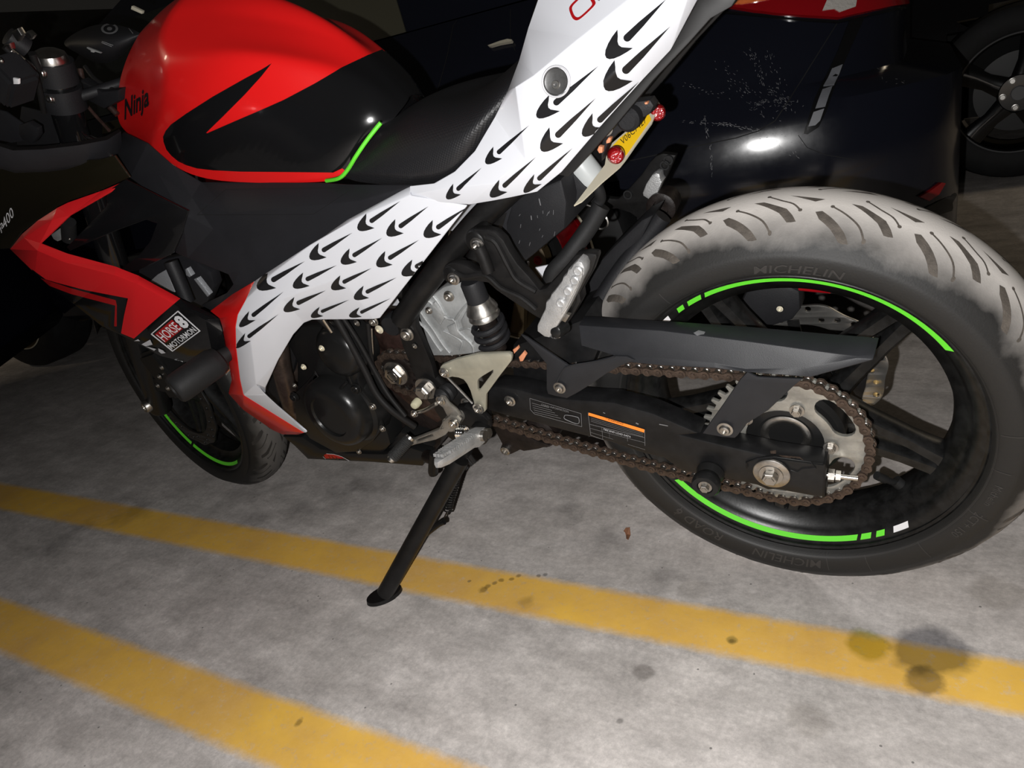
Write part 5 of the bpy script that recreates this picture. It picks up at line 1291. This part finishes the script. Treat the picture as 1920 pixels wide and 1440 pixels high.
lathe('lever_boss', at(850, 788, .175), (0, 1, 0), [(.012, -.02), (.013, .012), (.010, .016), (0, .016)], 'alu_lever', BIKE, 20)
lathe('shift_boot', at(829, 744, .165), (.2, 1, 0), [(.013, -.02), (.015, -.01), (.012, -.006), (.015, 0), (.010, .008)], 'rubber', BIKE, 20)
tube('brake_switch_rod', [at(*p) for p in ((838, 706, .162), (866, 735, .162), (886, 756, .160))], .0022, 'steel', BIKE, 6, smooth=False)
lathe('plastic_plug', at(778, 759, .14), (0, 1, 0), [(0, .006), (.006, .004), (.0075, 0), (.0075, -.01)], 'cream', BIKE, 16)
# ---- engine covers
ec = at(616, 783, .155)
EC = lathe('generator_cover', ec, (.08, 1, .05), [(0, -.004), (.040, -.004), (.042, 0), (.052, 0), (.060, -.002), (.068, -.009), (.072, -.020), (.0735, -.035), (.080, -.040), (.082, -.05), (.082, -.075)], 'engine_black', BIKE, 64, 'black round generator cover')
lathe('upper_cover', at(624, 668, .135), (.08, 1, .05), [(0, .0), (.034, 0), (.040, -.003), (.046, -.010), (.048, -.022), (.052, -.026), (.052, -.06)], 'engine_black', BIKE, 48)
plate('crankcase', Z(6, '230 420 330 290 480 290 640 320 740 420 800 640 880 760 960 1000 1010 1180 900 1300 700 1240 480 1180 330 1080 270 900 300 760 300 560'), .100, .09, 'engine_black', BIKE, bev=.008)
plate('cover_flange', Z(6, '430 640 470 500 580 410 700 460 760 560 760 700 790 770 860 850 900 1000 930 1080 880 1150 760 1230 600 1240 400 1130 300 1000 280 800 380 700'), .122, .024, 'engine_black', BIKE, bev=.003)
plate('sump_plate', Z(6, '380 1130 600 1220 800 1240 960 1200 1080 1080 1240 1130 1290 1240 1240 1330 900 1310 560 1250 400 1180'), .085, .05, 'engine_black', BIKE, bev=.004)
tube('case_rib', [at(a, b, .138) for a, b in Z(6, '585 800 620 770 680 705')], .003, 'engine_black', BIKE, 8)
plate('triangle_mark', Z(6, '440 622 468 668 418 702'), .1365, .002, 'rubber', BIKE, [Z(6, '440 645 455 668 430 685')])
plate('case_wedge', Z(6, '822 1000 862 1050 880 1075 852 1126 765 1088'), .118, .02, 'alu_cast', BIKE, bev=.002, label=None)
for s, r, y, m in (('495 450', .0055, .15, 'plate_rim'), ('360 590', .0055, .15, 'plate_rim'), ('290 728', .005, .15, 'zinc'), ('690 560', .0085, .128, 'engine_black'), ('755 750', .0105, .130, 'engine_black'), ('878 885', .0075, .125, 'zinc'), ('952 1052', .0065, .12, 'zinc'), ('775 1225', .0055, .12, 'zinc'), ('292 812', .0095, .150, 'engine_black')):
    p = Z(6, s)[0]; bolt(p[0], p[1], y, r, BIKE, m, 'flange', 'case_bolt')
tube('cover_rail', [at(*p) for p in ((652, 690, .115), (668, 728, .115), (700, 765, .115), (714, 800, .112))], .0085, 'engine_black', BIKE, 10)
tube('cover_rail', [at(*p) for p in ((676, 745, .112), (694, 790, .112))], .005, 'engine_black', BIKE, 8)
tb('coolant_hose', [(628, 592, .135), (655, 640, .135), (682, 690, .135), (706, 738, .138), (735, 770, .135), (778, 800, .12)], .0058, 'hose', seg=12)
tb('wire_loom', [(640, 592, .125), (672, 640, .122), (705, 700, .122), (728, 740, .125), (760, 780, .125)], .0045, 'hose')
tb('wire_loom', [(598, 596, .12), (625, 622, .12), (640, 650, .11)], .006, 'hose')
tb('breather_pipe', [(606, 598, .13), (622, 622, .125)], .0035, 'steel', smooth=False)
tb('breather_pipe', [(697, 615, .11), (699, 660, .11), (697, 680, .11)], .002, 'steel', smooth=False)
tb('drain_hose', [(690, 605, .11), (694, 650, .112), (700, 700, .11)], .004, 'hose')
tb('header_pipe', [(522, 640, .11), (528, 690, .115), (542, 745, .11), (560, 800, .09)], .018, 'header', 'brown heat-stained exhaust header')
tb('header_pipe', [(540, 620, .03), (552, 690, .04), (565, 760, .03), (580, 820, .0)], .018, 'header')
plate('radiator_side', [(500, 655), (545, 615), (560, 650), (548, 700), (520, 760), (500, 730)], .06, .01, 'matte_black', BIKE)
# ---- belly fairing
BV = [(540, 812, .145), (566, 822, .148), (575, 838, .140), (605, 856, .132), (680, 864, .122), (800, 858, .11), (795, 868, .10), (790, 874, .09), (700, 866.5, .10), (577, 860, .12), (556, 838, .13), (524, 822, .14)]
BP = plate('belly_fairing', [(530, 818), (566, 820), (600, 842), (650, 850), (720, 852), (770, 840), (806, 852), (792, 874), (700, 867), (577, 861), (552, 836)], .105, .02, 'engine_black', BIKE, bev=.002, mirror=True, label='black belly fairing with a red badge')
tbp = bvh(BP)
decal('belly_badge', [Z(20, '700 745 740 722 850 730 960 770 1060 815 1030 835 900 832 720 825')], tbp, 'red_dark', BP, .0008, 6, 'red badge')
decal('badge_outline', [stroke(Z(20, '690 765 715 825'), 1), stroke(Z(20, '740 722 850 728 970 765 1085 828 1020 838'), .9), stroke(Z(20, '1240 850 1330 845 1420 850 1470 865'), .9)], tbp, 'white_grey', BP, .0011, 6)
decal('badge_strokes', [stroke(Z(20, '770 750 800 820'), 1.2), stroke(Z(20, '820 760 870 815'), 1.2), stroke(Z(20, '880 770 930 820'), 1.2)], tbp, 'gloss_black', BP, .0012, 6)
# ---- swingarm
SW = Z(8, '0 470 110 400 270 420 500 480 650 508 800 470 1000 520 1300 615 1650 765')+Z(9, '0 775 350 862 700 942 1060 1000 1092 880 1110 890 1050 1252 700 1180 640 1195 300 1105 0 1060')+Z(8, '1380 920 1230 925 980 838 580 735 400 690 200 640 80 600')
SW = Z(8, '0 480 110 420 270 440 500 500 650 515 1000 540 1300 625 1650 775')+Z(9, '0 787 350 872 700 952 1062 1008 1055 1250 1010 1252 700 1195 640 1200 560 1165 300 1108 150 1082 0 1060')+Z(8, '1380 960 1230 925 980 840 580 738 400 690 200 640 60 600')
sw = plate('swingarm', SW, .126, .036, 'swingarm_black', BIKE, bev=.004, label='black swingarm')
bm = solid([(a, b) for a, b in SW], -.10, .03, .004); finish(bm, 'swingarm_right_leg', 'swingarm_black', sw, None, 30)
plate('swingarm_brace', [(960, 650), (1090, 600), (1130, 640), (1105, 700), (1010, 735), (960, 720)], .09, .19, 'swingarm_black', BIKE, bev=.006)
tsw = bvh(sw)
decal('scuff', [Z(9, '720 935 880 950 985 1028 920 1010 760 958'), Z(9, '655 905 700 900 700 925 660 925')], tsw, 'chain_rust', sw, .0007, 8)
decal('paint_chips', [stroke(Z(9, '850 1050 960 1000'), 1.0), stroke(Z(8, '1345 700 1410 712'), 1.6), stroke(Z(8, '1170 690 1190 700'), 2.2), stroke(Z(8, '925 612 940 618'), 1.4)], tsw, 'grey_print', sw, .0007, 8)
ep = plate('axle_plate', Z(9, '470 990 560 955 680 945 720 965 1062 1012 1052 1245 1000 1240 700 1190 480 1060'), .1285, .005, 'swingarm_black', BIKE, bev=.0015)
endc = plate('end_cap', Z(9, '1050 1004 1072 1004 1066 1254 1045 1252'), .128, .040, 'frame_black', BIKE, bev=.0015)
tube('edge_line', [at(a, b, .1305) for a, b in Z(9, '480 1030 480 990 560 958 690 945 720 950 960 985 1000 1030 900 1035 860 1062 810 1045')], .0009, 'swingarm_black', ep, 6, smooth=False)
ax_ = at(1447, 886, .131)
lathe('axle_washer', (ax_.x, .131, ax_.z), (0, 1, 0), [(0, 0), (.0235, 0), (.0235, .003), (.022, .004), (0, .004)], 'zinc', BIKE, 40)
bolt(Vector((ax_.x, .134, ax_.z)), None, None, .0155, BIKE, 'zinc', 'hex', 'axle_nut')
adj0 = at(1548, 890, .110); adj1 = at(1590, 895, .108)
d = (adj1-adj0).normalized(); lathe('chain_adjuster', adj0, d, [(0, -.01), (.0035, -.01), (.0035, .038), (0, .039)], 'steel', BIKE, 12)
bm = bmesh.new(); add_lathe(bm, adj0+d*.003, d, [(0, 0), (.0085, 0), (.0085, .0075), (0, .0075)], 6); add_lathe(bm, adj0+d*.012, d, [(0, 0), (.0075, 0), (.0075, .006), (0, .006)], 6); finish(bm, 'adjuster_nut', 'zinc', BIKE, None, 30)
bo = at(1325, 905, .150); SPO = lathe('swingarm_spool', (bo.x, .126, bo.z), (0, 1, 0), [(0, 0), (.018, 0), (.0195, .004), (.0175, .010), (.0155, .014), (.0175, .019), (.0195, .022), (.0195, .030), (.017, .034), (.011, .034), (.010, .031), (0, .031)], 'engine_black', BIKE, 40, 'black round paddock stand spool')
bolt(Vector((bo.x, .157, bo.z)), None, None, .0095, SPO, 'zinc', 'hex')
# swingarm labels
lab1 = decal('caution_label', [Z(8, '818 612 1235 738 1232 762 812 632')], tsw, 'orange_print', sw, .0008, 10, 'orange strip of the warning label')
decal('label_frame', [*segs(Z(8, '812 612 832 782 1240 922 1236 740'), .7), stroke(Z(8, '826 700 1238 800'), .7), stroke(Z(8, '828 730 1238 838'), .5), stroke(Z(8, '915 720 922 812'), .5), stroke(Z(8, '968 735 975 830'), .5), stroke(Z(8, '1105 775 1112 880'), .5), stroke(Z(8, '830 760 1000 812'), .4), *segs(Z(8, '375 505 760 620 765 718 410 622 380 590 375 505'), .7), stroke(Z(8, '1110 850 1240 890'), .4)], tsw, 'grey_print', sw, .0008, 12, snap=0)
text_px('label_lettering', '! WARNING', Z(8, '945 664')[0], Z(8, '1075 702')[0], Z(8, '948 650')[0], tsw, 'seam', sw, .0013)
text_px('label_lettering', 'TIRE AND LOAD DATA', Z(8, '925 742')[0], Z(8, '1132 800')[0], Z(8, '927 728')[0], tsw, 'white_grey', sw, .0011)
text_px('label_lettering', 'CHAIN INFORMATION', Z(8, '460 556')[0], Z(8, '665 612')[0], Z(8, '462 542')[0], tsw, 'grey_print', sw, .0011)
tinyl = []
for k in range(5): tinyl.append(stroke(Z(8, '%d %d %d %d' % (392+4*k, 540+17*k, 520+22*k, 575+20*k)), .6))
for k in range(3): tinyl.append(stroke(Z(8, '%d %d %d %d' % (835, 652+12*k, 1225, 768+12*k)), .45))
decal('label_small_print', tinyl, tsw, 'grey_print', sw, .0010, 12)
tube('label_chain_sketch', [tsw.ray_cast(CB, ray(*p).normalized(), 3)[0]+Vector((0, .001, 0)) for p in Z(8, '635 640 650 630 730 645 745 665 742 690 715 692 640 660')], .0006, 'grey_print', sw, 5, cyc=True)
# ---- chain guard
GV = [(1100, 590, .085), (1151, 595, .085), (1400, 612, .085), (1648, 633, .085),          # 0-3 far top edge
      (1090, 602, .112), (1151, 609, .114), (1400, 631, .114), (1612, 666, .112),          # 4-7 top / flank edge
      (1062, 640, .124), (1130, 668, .124), (1160, 673, .124), (1285, 682, .124), (1400, 692, .124), (1520, 695, .124), (1637, 672, .110),   # 8-14 flank foot
      (1150, 690, .128), (1280, 688, .128), (1392, 698, .128), (1520, 709, .126)]
GVV = [(1095, 592, .082), (1240, 601, .082), (1400, 612, .082), (1560, 626, .082), (1648, 633, .082),
       (1085, 610, .112), (1240, 620, .112), (1400, 640, .112), (1560, 662, .112), (1612, 668, .111), (1640, 664, .106),
       (1090, 648, .122), (1150, 666, .124), (1240, 671, .124), (1340, 681, .124), (1400, 692, .124), (1510, 690, .122), (1600, 672, .114),
       (1150, 676, .128), (1240, 685, .128), (1340, 690, .128), (1400, 697, .128), (1520, 707, .126), (1637, 674, .112)]
GF = [[0, 5, 6, 1], [1, 6, 7, 2], [2, 7, 8, 3], [3, 8, 9, 10, 4], [5, 11, 12, 13, 6], [6, 13, 14, 15, 7], [7, 15, 16, 8], [8, 16, 17, 9], [9, 17, 23, 10], [12, 18, 19, 13], [13, 19, 20, 14], [14, 20, 21, 15], [15, 21, 22, 16], [16, 22, 23, 17]]
cg = facet('chain_guard', GVV, GF, 'guard_black', BIKE, .003, .0022, label='matt black chain guard over the upper chain run')
plate('guard_stay', Z(9, '485 312 560 350 900 365 840 410 640 600 480 700 410 790 390 806 300 800 148 772 300 560 430 370'), .1285, .004, 'guard_black', cg, bev=.0012)
plate('guard_front_arm', Z(8, '305 32 350 50 400 85 660 262 700 262 850 232 1010 192 1100 195 1160 222 1060 262 950 322 860 385 745 458 715 475 650 508 560 490 510 476 498 440 497 250 400 130'), .1285, .004, 'guard_black', cg, (), .0012)
tube('guard_fold', [at(a, b, .131) for a, b in Z(8, '560 440 570 400 620 300 680 262 900 225 1010 193')], .0012, 'guard_black', cg, 6)
for s in ('598 428',): p = Z(8, s)[0]; bolt(p[0], p[1], .131, .0095, cg, 'zinc', 'button', 'guard_screw')
p = Z(9, '318 738')[0]; bolt(p[0], p[1], .131, .0105, cg, 'zinc', 'button', 'guard_screw')
decal('mud_spot', [Z(9, '80 20 120 0 170 12 160 30 110 38')], bvh(cg), 'grey_print', cg, .0007, 5)
# dark dusty brace seen through the guard's gap, orange rubber tabs
for s in ('725 1105 760 1080 768 1100 735 1135', '770 1160 805 1120 825 1145 800 1190 780 1192'): plate('rubber_tab', Z(7, s), .13, .006, 'orange_rubber', BIKE)
# linkage plate under the swingarm
lk = plate('linkage_plate', Z(8, '85 690 130 700 400 820 520 862 440 888 330 905 300 895 240 925 200 935 165 925 150 890 165 850 150 820 100 730'), .060, .008, 'dirty_black', BIKE, bev=.0015)
p = Z(8, '195 895')[0]; lathe('linkage_bush', at(p[0], p[1], .062), (0, 1, 0), [(.009, -.004), (.009, .004), (.006, .005), (.005, .001), (0, .001)], 'zinc', lk, 20)
lathe('lower_link', at(1020, 800, .02), (0, 1, 0), [(.03, -.03), (.03, .02), (.02, .026), (0, .026)], 'dirty_black', BIKE, 28)
# ---- side stand
K0, K1 = at(862, 862, .175), W2B @ gz(722, 1112, .012)
ks = tube('side_stand', [K0, K0.lerp(K1, .5), K1], .0150, 'frame_black', BIKE, 20, smooth=False, label='black side stand')
c = W2B @ gz(720, 1113, .006); nz = (W2B.to_3x3() @ Vector((0, 0, 1)))
bm = bmesh.new(); fw = W2B.to_3x3() @ (gz(748, 1100, .006)-gz(694, 1126, .006)); fw.normalize(); sd2 = nz.cross(fw)
top = []; bot = []
for k in range(28):
    a = 2*PI*k/28; q = fw*math.cos(a)*.034+sd2*math.sin(a)*.022; bot.append(bm.verts.new(c+q-nz*.006)); top.append(bm.verts.new(c+q*.96+nz*.001))
for k in range(28): bm.faces.new((bot[k], bot[(k+1) % 28], top[(k+1) % 28], top[k]))
bm.faces.new(bot); bm.faces.new(top); finish(bm, 'stand_foot', 'frame_black', ks, None, 40)
tb('stand_spring_hook', [(800, 1000, .20), (822, 983, .195), (833, 978, .192)], .0055, 'frame_black', par=ks)
h0, h1 = at(838, 960, .185), at(858, 888, .160); d = (h1-h0); u, v, w = basis(d); P = []
for k in range(130): a = k/130*16*2*PI; P.append(h0+d*(k/130)+(u*math.cos(a)+v*math.sin(a))*.0062)
tube('stand_spring', P, .0016, 'frame_black', ks, 6, smooth=False); tube('spring_wire', [at(828, 981, .19), h0], .0015, 'frame_black', ks, 6, smooth=False)
plate('stand_bracket', Z(12, '830 120 920 110 945 160 880 240 830 240'), .16, .02, 'frame_black', BIKE, bev=.003)
tb('stand_bracket_leg', [(815, 850, .13), (812, 880, .13), (813, 888, .13)], .009, 'frame_black')
for s in ('900 190 945 235', '935 160 985 205', '955 130 1000 190'): q = Z(12, s); tube('switch_lead', [at(q[0][0], q[0][1], .14), at(q[1][0], q[1][1], .14)], .0045, 'hose', BIKE, 8, smooth=False)
tb('catch_pipe', [(800, 855, .11), (820, 862, .12), (850, 868, .13)], .012, 'dirty_black')
# ---- frame slider (crash bobbin)
f0, f1 = at(405, 678, .222), at(326, 733, .300); axf = (f1-f0).normalized(); Lf = (f1-f0).length
lathe('frame_slider', f0, axf, [(.012, -.03), (.014, -.012), (.022, -.008), (.0245, 0), (.0265, .004), (.0265, Lf-.010), (.025, Lf-.003), (.022, Lf), (.012, Lf), (.011, Lf-.008), (0, Lf-.008)], 'rubber', BIKE, 40, 'black cylindrical frame slider')
tb('slider_bracket', [(412, 640, .17), (400, 660, .19), (408, 680, .21)], .017, 'gloss_black')
plate('coolant_bottle', [(404, 690), (420, 683), (424, 700), (416, 704)], .15, .01, 'orange_rubber', BIKE)
plate('radiator_tank', [(408, 668), (424, 660), (432, 690), (424, 704), (414, 690)], .13, .01, 'alu_cast', BIKE, label=None)
# ---- radiator seen through the opening
rd = plate('radiator', [(262, 500), (300, 488), (345, 478), (395, 510), (402, 535), (385, 575), (330, 590), (255, 540)], .10, .02, 'grey_plastic', BIKE)
for s in ('1125 590 1180 540 1248 500 1310 672 1290 668', '1452 575 1476 568 1570 690 1555 708', '1388 500 1400 495 1435 550 1420 560 1395 545'):
    plate('radiator_fins', Z(4, s), .120, .01, 'radiator', BIKE, bev=.001)
tb('cowl_stay', [(320, 490, .15), (335, 525, .155), (352, 566, .16)], .012, 'matte_black', smooth=False)
# headlight ballast seen in the wing window
plate('headlight_bracket', Z(4, '380 240 478 170 480 270 430 292 400 275'), .13, .02, 'alu_cast', BIKE, bev=.002)
tb('headlight_plug', [(128, 416, .15), (130, 448, .15)], .013, 'rubber', smooth=False)
for q in ((124, 447), (131, 448)): bolt(q[0], q[1], .16, .003, BIKE, 'zinc', 'button')
# fairing screw
bolt(210, 296, .125, .0075, BIKE, 'zinc', 'button', 'fairing_screw')
# ---- right-hand fittings behind the tail
plate('caliper_guard', Z(10, '660 610 700 530 760 500 830 495 870 500 935 530 940 610 900 660 800 690 720 670'), -.075, .04, 'matte_black', BIKE, bev=.006, label='black rear brake caliper')
for s in ('848 607', '725 644'): p = Z(10, s)[0]; bolt(p[0], p[1], -.05, .0045, BIKE, 'plate_rim', 'button', 'caliper_bolt')
plate('caliper_bracket', Z(9, '960 360 1400 245 1370 420 1330 560 1250 500'), -.065, .012, 'frame_black', BIKE)
wave = None
o = plate('gold_disc_guard', Z(9, '1385 290 1410 275 1500 290 1495 330 1520 360 1490 400 1500 440 1440 500 1420 560 1380 540 1360 440'), -.085, .004, 'disc_gold', BIKE, [Z(9, '1420 345 1435 335 1450 345 1435 358')], .0005)
tb('rear_brake_hose', [(1556, 545, -.06), (1530, 543, -.07), (1500, 540, -.08)], .004, 'lens_red')
tb('muffler_stay', [(1243, 405, -.03), (1200, 460, -.02), (1155, 520, 0), (1112, 585, .02)], .013, 'matte_black', seg=14)
plate('inner_mudguard', Z(7, '1690 130 1790 80 1700 260 1440 600 1330 790 1290 850 1180 840 1230 640 1350 470 1480 330'), -.01, .05, 'matte_black', BIKE, bev=.005)
tb('rubber_strap', [(1128, 385, .02), (1105, 425, .03), (1065, 480, .05), (1038, 510, .06), (1032, 535, .06)], .0125, 'rubber')
plate('strap_plate', Z(7, '890 490 1060 455 1160 450 1060 560 1000 600 940 560'), .03, .004, 'white_paint', BIKE) 
plate('right_hanger', Z(14, '640 1000 800 980 860 1000 1000 1030 1060 1030 1120 980 1300 780 1380 660 1440 600 1510 575 1640 595 1600 690 1560 780 1500 900 1450 1000 1420 1060 1370 1100 1330 1230 1280 1240 1180 1170 1050 1130 900 1140'), -.12, .012, 'frame_black', BIKE, bev=.002, label='black right-hand passenger hanger')
rp = plate('right_footrest', Z(14, '1305 970 1340 880 1400 790 1440 772 1475 780 1480 830 1500 860 1450 980 1420 1050 1380 1045 1310 1000'), -.10, .02, 'alu_peg', BIKE, bev=.002, label='silver right passenger footrest')
lathe('right_spool', at(1241, 387, -.10), (0, 1, 0), [(.020, -.03), (.022, -.005), (.022, .006), (.019, .008), (.012, .008), (.011, .003), (.005, .003), (0, .001)], 'dirty_black', BIKE, 32)
for s in ('1565 640', '1530 690', '1160 985'): p = Z(14, s)[0]; lathe('hanger_hole', at(p[0], p[1], -.118), (0, 1, 0), [(.007, -.002), (.007, .002), (.005, .002), (.005, -.002)], 'rubber', BIKE, 16)
tb('spring_wire', [(1083, 378, -.02), (1120, 392, -.02), (1124, 402, -.02), (1118, 412, -.02)], .0016, 'steel')
bm = bmesh.new(); c = at(1126, 416, -.03); add_tube(bm, [c+Vector((math.cos(a)*.011, 0, math.sin(a)*.011)) for a in [2*PI*i/14 for i in range(14)]], .0018, 6, cyc=True); finish(bm, 'wire_loop', 'steel', BIKE, None, 40)
# reservoir
r0, r1 = at(1084, 302, .03), at(1108, 333, .03); axr = (r1-r0).normalized()
RS = lathe('brake_reservoir', r0, axr, [(0, -.004), (.020, -.004), (.021, 0), (.0185, .002), (.0185, .028), (.016, .036), (0, .036)], 'reservoir', BIKE, 32, 'translucent white brake fluid reservoir')
lathe('reservoir_cap', r0-axr*.010, axr, [(0, -.004), (.018, -.004), (.020, 0), (.020, .007), (0, .007)], 'matte_black', RS, 24)
tb('reservoir_hose', [(1112, 340, .03), (1122, 355, .028), (1126, 372, .02), (1118, 385, .02)], .0075, 'rubber')
plate('subframe_plate', Z(14, '520 740 560 730 700 880 760 940 640 1080 560 1100 510 1080 495 920'), .05, .006, 'matte_black', BIKE)
for s, r in (('547 838', .0055), ('530 945', .0105)): p = Z(14, s)[0]; bolt(p[0], p[1], .055, r, BIKE, 'zinc', 'button')
for s, r in (('1115 140', .0085), ('935 320', .0095)): p = Z(14, s)[0]; bolt(p[0], p[1], .065, r, BIKE, 'zinc', 'button')
plate('plate_bracket', Z(14, '900 440 1000 260 1060 160 1200 60 1380 40 1420 100 1380 180 1200 290 1060 380 960 480 890 660 880 560'), .055, .02, 'matte_black', BIKE, bev=.003)
lathe('bracket_knob', at(1177, 225, .07), (0, 1, 0), [(.013, -.02), (.014, .0), (.010, .004), (0, .004)], 'matte_black', BIKE, 20)
for s in ('940 450 960 420 990 422 975 470 940 478', '850 540 865 505 905 512 900 570 870 575', '1320 70 1350 62 1352 85 1330 88'): plate('bulb_holder', Z(14, s), .066, .008, 'orange_rubber', BIKE, bev=.001)
# ---- licence plate (thin sheet, seen edge-on)
PL = [(a, b, .105-(385-b)*.18/197) for a, b in ((1076, 385), (1091, 377), (1129, 341), (1162, 313), (1174, 298), (1192, 272), (1222, 231), (1237, 194), (1233, 187), (1212, 210), (1196, 232), (1176, 244), (1148, 268), (1138, 285), (1134, 309))]
bm = bmesh.new(); top = [at(*p) for p in PL]
n0 = (top[3]-top[0]).cross(top[11]-top[0]).normalized()
if n0.x > 0: n0 = -n0
f_ = [bm.verts.new(p) for p in top]; b_ = [bm.verts.new(p-n0*.002) for p in top]
ff = bm.faces.new(f_); bf = bm.faces.new(b_[::-1])
for i in range(len(f_)): j = (i+1) % len(f_); bm.faces.new((f_[i], f_[j], b_[j], b_[i]))
bmesh.ops.triangulate(bm, faces=[ff, bf])
lp = finish(bm, 'licence_plate', 'plate_rim', BIKE, 'yellow licence plate bent, seen almost edge-on', 20)
tlp = bvh(lp)
decal('plate_field', [Z(14, '985 560 1010 500 1080 425 1160 365 1250 290 1370 180 1395 240 1330 330 1240 460 1150 590 1110 620 1060 560')], tlp, 'plate_yellow', lp, .0008, 5)
text_px('plate_lettering', 'V06C7427', Z(14, '1105 500')[0], Z(14, '1350 265')[0], Z(14, '1080 440')[0], tlp, 'seam', lp, .0014)
for s, y in (('1040 598', .045), ('1458 170', -.06)):
    p = Z(14, s)[0]; c = at(p[0], p[1], y); lathe('plate_reflector', c, (-.35, .8, .1), [(.0, .008), (.007, .008), (.0092, .005), (.0100, 0), (.0108, -.004), (.0108, -.008), (0, -.008)], 'reflector_red', BIKE, 28)
# ---- handlebar, top clamp, instruments
lathe('fork_cap', fk(0, .100, .762), SA, [(.027, 0), (.027, .008), (.024, .016), (.015, .021), (.006, .0225), (0, .0225)], 'steel', BIKE, 32, 'bright fork top cap')
for s in (.64, .615, .60): pass
def col(name, s, h, r, m): return lathe(name, fk(0, .100, s), SA, [(.026, 0), (r, 0), (r, h), (.026, h)], m, BIKE, 28)
col('clip_on_clamp', .733, .034, .033, 'matte_black'); col('top_clamp', .690, .036, .034, 'matte_black')
for s in (.750, .709): bolt(fk(-.018, .125, s), None, None, .0085, BIKE, 'steel', 'flange', 'clamp_bolt', Mf.to_3x3() @ Vector((-.3, 1, 0)))
bm = bmesh.new()
P0, P1 = fk(-.01, .10, .70), fk(-.01, -.10, .70); cx = (P0+P1)/2+Vector((-.045, 0, .005))
add_tube(bm, [P0, (P0+cx)/2+Vector((-.01, 0, 0)), cx, (P1+cx)/2+Vector((-.01, 0, 0)), P1], .009, 12); o = finish(bm, 'steering_yoke', 'matte_black', BIKE, None, 40)
hb0 = fk(.0, .125, .750); hb1 = hb0+Mf.to_3x3() @ Vector((-.06, .22, -.045))
tube('handlebar', [hb0, hb1], .011, 'frame_black', BIKE, 14, smooth=False); tube('hand_grip', [hb0.lerp(hb1, .5), hb0.lerp(hb1, 1.0)], .017, 'grip_rubber', BIKE, 16, smooth=False)
bm = bmesh.new(); add_box(bm, at(22, 150, .20), .06, .05, .05, Matrix.Rotation(.5, 3, 'Y')); bmesh.ops.bevel(bm, geom=bm.edges[:], offset=.006, segments=2, affect='EDGES'); sb = finish(bm, 'switch_box', 'matte_black', BIKE, None, 40)
plate('switch_button', [(24, 146), (34, 148), (34, 158), (25, 158)], .228, .004, 'white_print', sb)
bolt(3, 114, .225, .004, sb, 'zinc', 'button')
pv0 = at(30, 78, .14)
lathe('clutch_perch', pv0, (0, .6, .8), [(0, .015), (.014, .012), (.016, 0), (.016, -.015), (0, -.015)], 'matte_black', BIKE, 20)
for s in ('60 180 95 160 120 200 95 235', '130 190 150 175 180 205 165 225', '20 250 50 245 60 280 30 285'): plate('lever_hardware', [(a*1, b*1) for a, b in Z(1, s)], .16, .01, 'steel', BIKE, bev=.002)
tb('clutch_cable', [(8, 88, .17), (32, 110, .16), (54, 120, .15), (70, 150, .14), (82, 210, .13)], .0045, 'hose')
tb('cable_ferrule', [(20, 95, .166), (44, 114, .157)], .0052, 'steel', smooth=False)
tb('brake_line', [(60, 100, .13), (72, 130, .125), (80, 160, .12), (82, 195, .12)], .006, 'hose')
# instrument pod & ignition area
pod = grid('instrument_pod', [[at(a, b, y) for a, b, y in r] for r in (
   [(120, 75, -.02), (150, 55, -.02), (190, 42, -.02), (232, 48, -.02)],
   [(118, 85, .00), (150, 72, .03), (200, 62, .03), (262, 60, .0)],
   [(142, 98, .0), (170, 105, .04), (220, 100, .04), (268, 68, .0)],
   [(165, 112, -.02), (190, 122, .0), (225, 112, .0), (255, 78, -.02)])], 'matte_black', BIKE, 2, mirror=False, label='black instrument pod')
tpod = bvh(pod)
rg = [(206+16*math.cos(t), 55+10*math.sin(t)) for t in [2*PI*i/20 for i in range(20)]]
decal('ignition_ring', ring(rg, .28)+[[(206+5*math.cos(t), 55+3.5*math.sin(t)) for t in [2*PI*i/10 for i in range(10)]]], tpod, 'grey_print', pod, .001, 6)
decal('pod_strips', [stroke([(192, 78), (213, 85)], 1.2), stroke([(225, 34), (250, 64)], 1.2), stroke([(191, 80), (210, 87)], 1)], tpod, 'grey_print', pod, .001, 6)
tb('wiring', [(150, 130, .03), (160, 160, .04), (190, 185, .05), (220, 215, .05)], .005, 'oily_brown'); tb('wiring', [(160, 125, .03), (180, 150, .04), (215, 170, .04)], .004, 'hose'); tb('wiring', [(140, 160, .03), (165, 200, .04), (205, 245, .05)], .003, 'oily_brown')
tb('cross_strut', [(160, 255, .08), (196, 270, .08)], .005, 'chrome', smooth=False)
tb('main_spar', [(140, 150, .05), (172, 178, .05), (200, 182, .04), (222, 172, .02)], .011, 'frame_black')
plate('spar_gusset', [(150, 150), (190, 172), (222, 168), (222, 190), (195, 205), (165, 190)], .06, .02, 'matte_black', BIKE, bev=.004)
plate('reservoir_clip', Z(16, '340 708 550 790 545 802 440 770 440 790 395 782 400 762 335 722'), .05, .004, 'alu_cast', BIKE)
plate('screen_clip', Z(16, '1010 92 1168 170 1160 210 1000 140'), -.02, .006, 'plate_rim', BIKE)
plate('fork_shroud', Z(15, '170 1130 250 1100 330 1150 340 1220 290 1290 200 1260 170 1200'), .17, .01, 'matte_black', BIKE)
plate('inner_panel', [(-30, 200), (10, 210), (45, 235), (55, 262), (22, 268), (-30, 258)], .14, .004, 'grey_plastic', BIKE)
plate('inner_panel', [(40, 200), (100, 215), (112, 285), (30, 280)], .10, .004, 'matte_black', BIKE)
# bottom line: put every leftover part name in order
for o in bpy.data.objects:
    if o.type == 'MESH' and not o.data.materials: print('NOMAT', o.name)
tot = sum(len(o.data.polygons) for o in bpy.data.objects if o.type == 'MESH'); print('polys', tot, 'objects', len(bpy.data.objects))
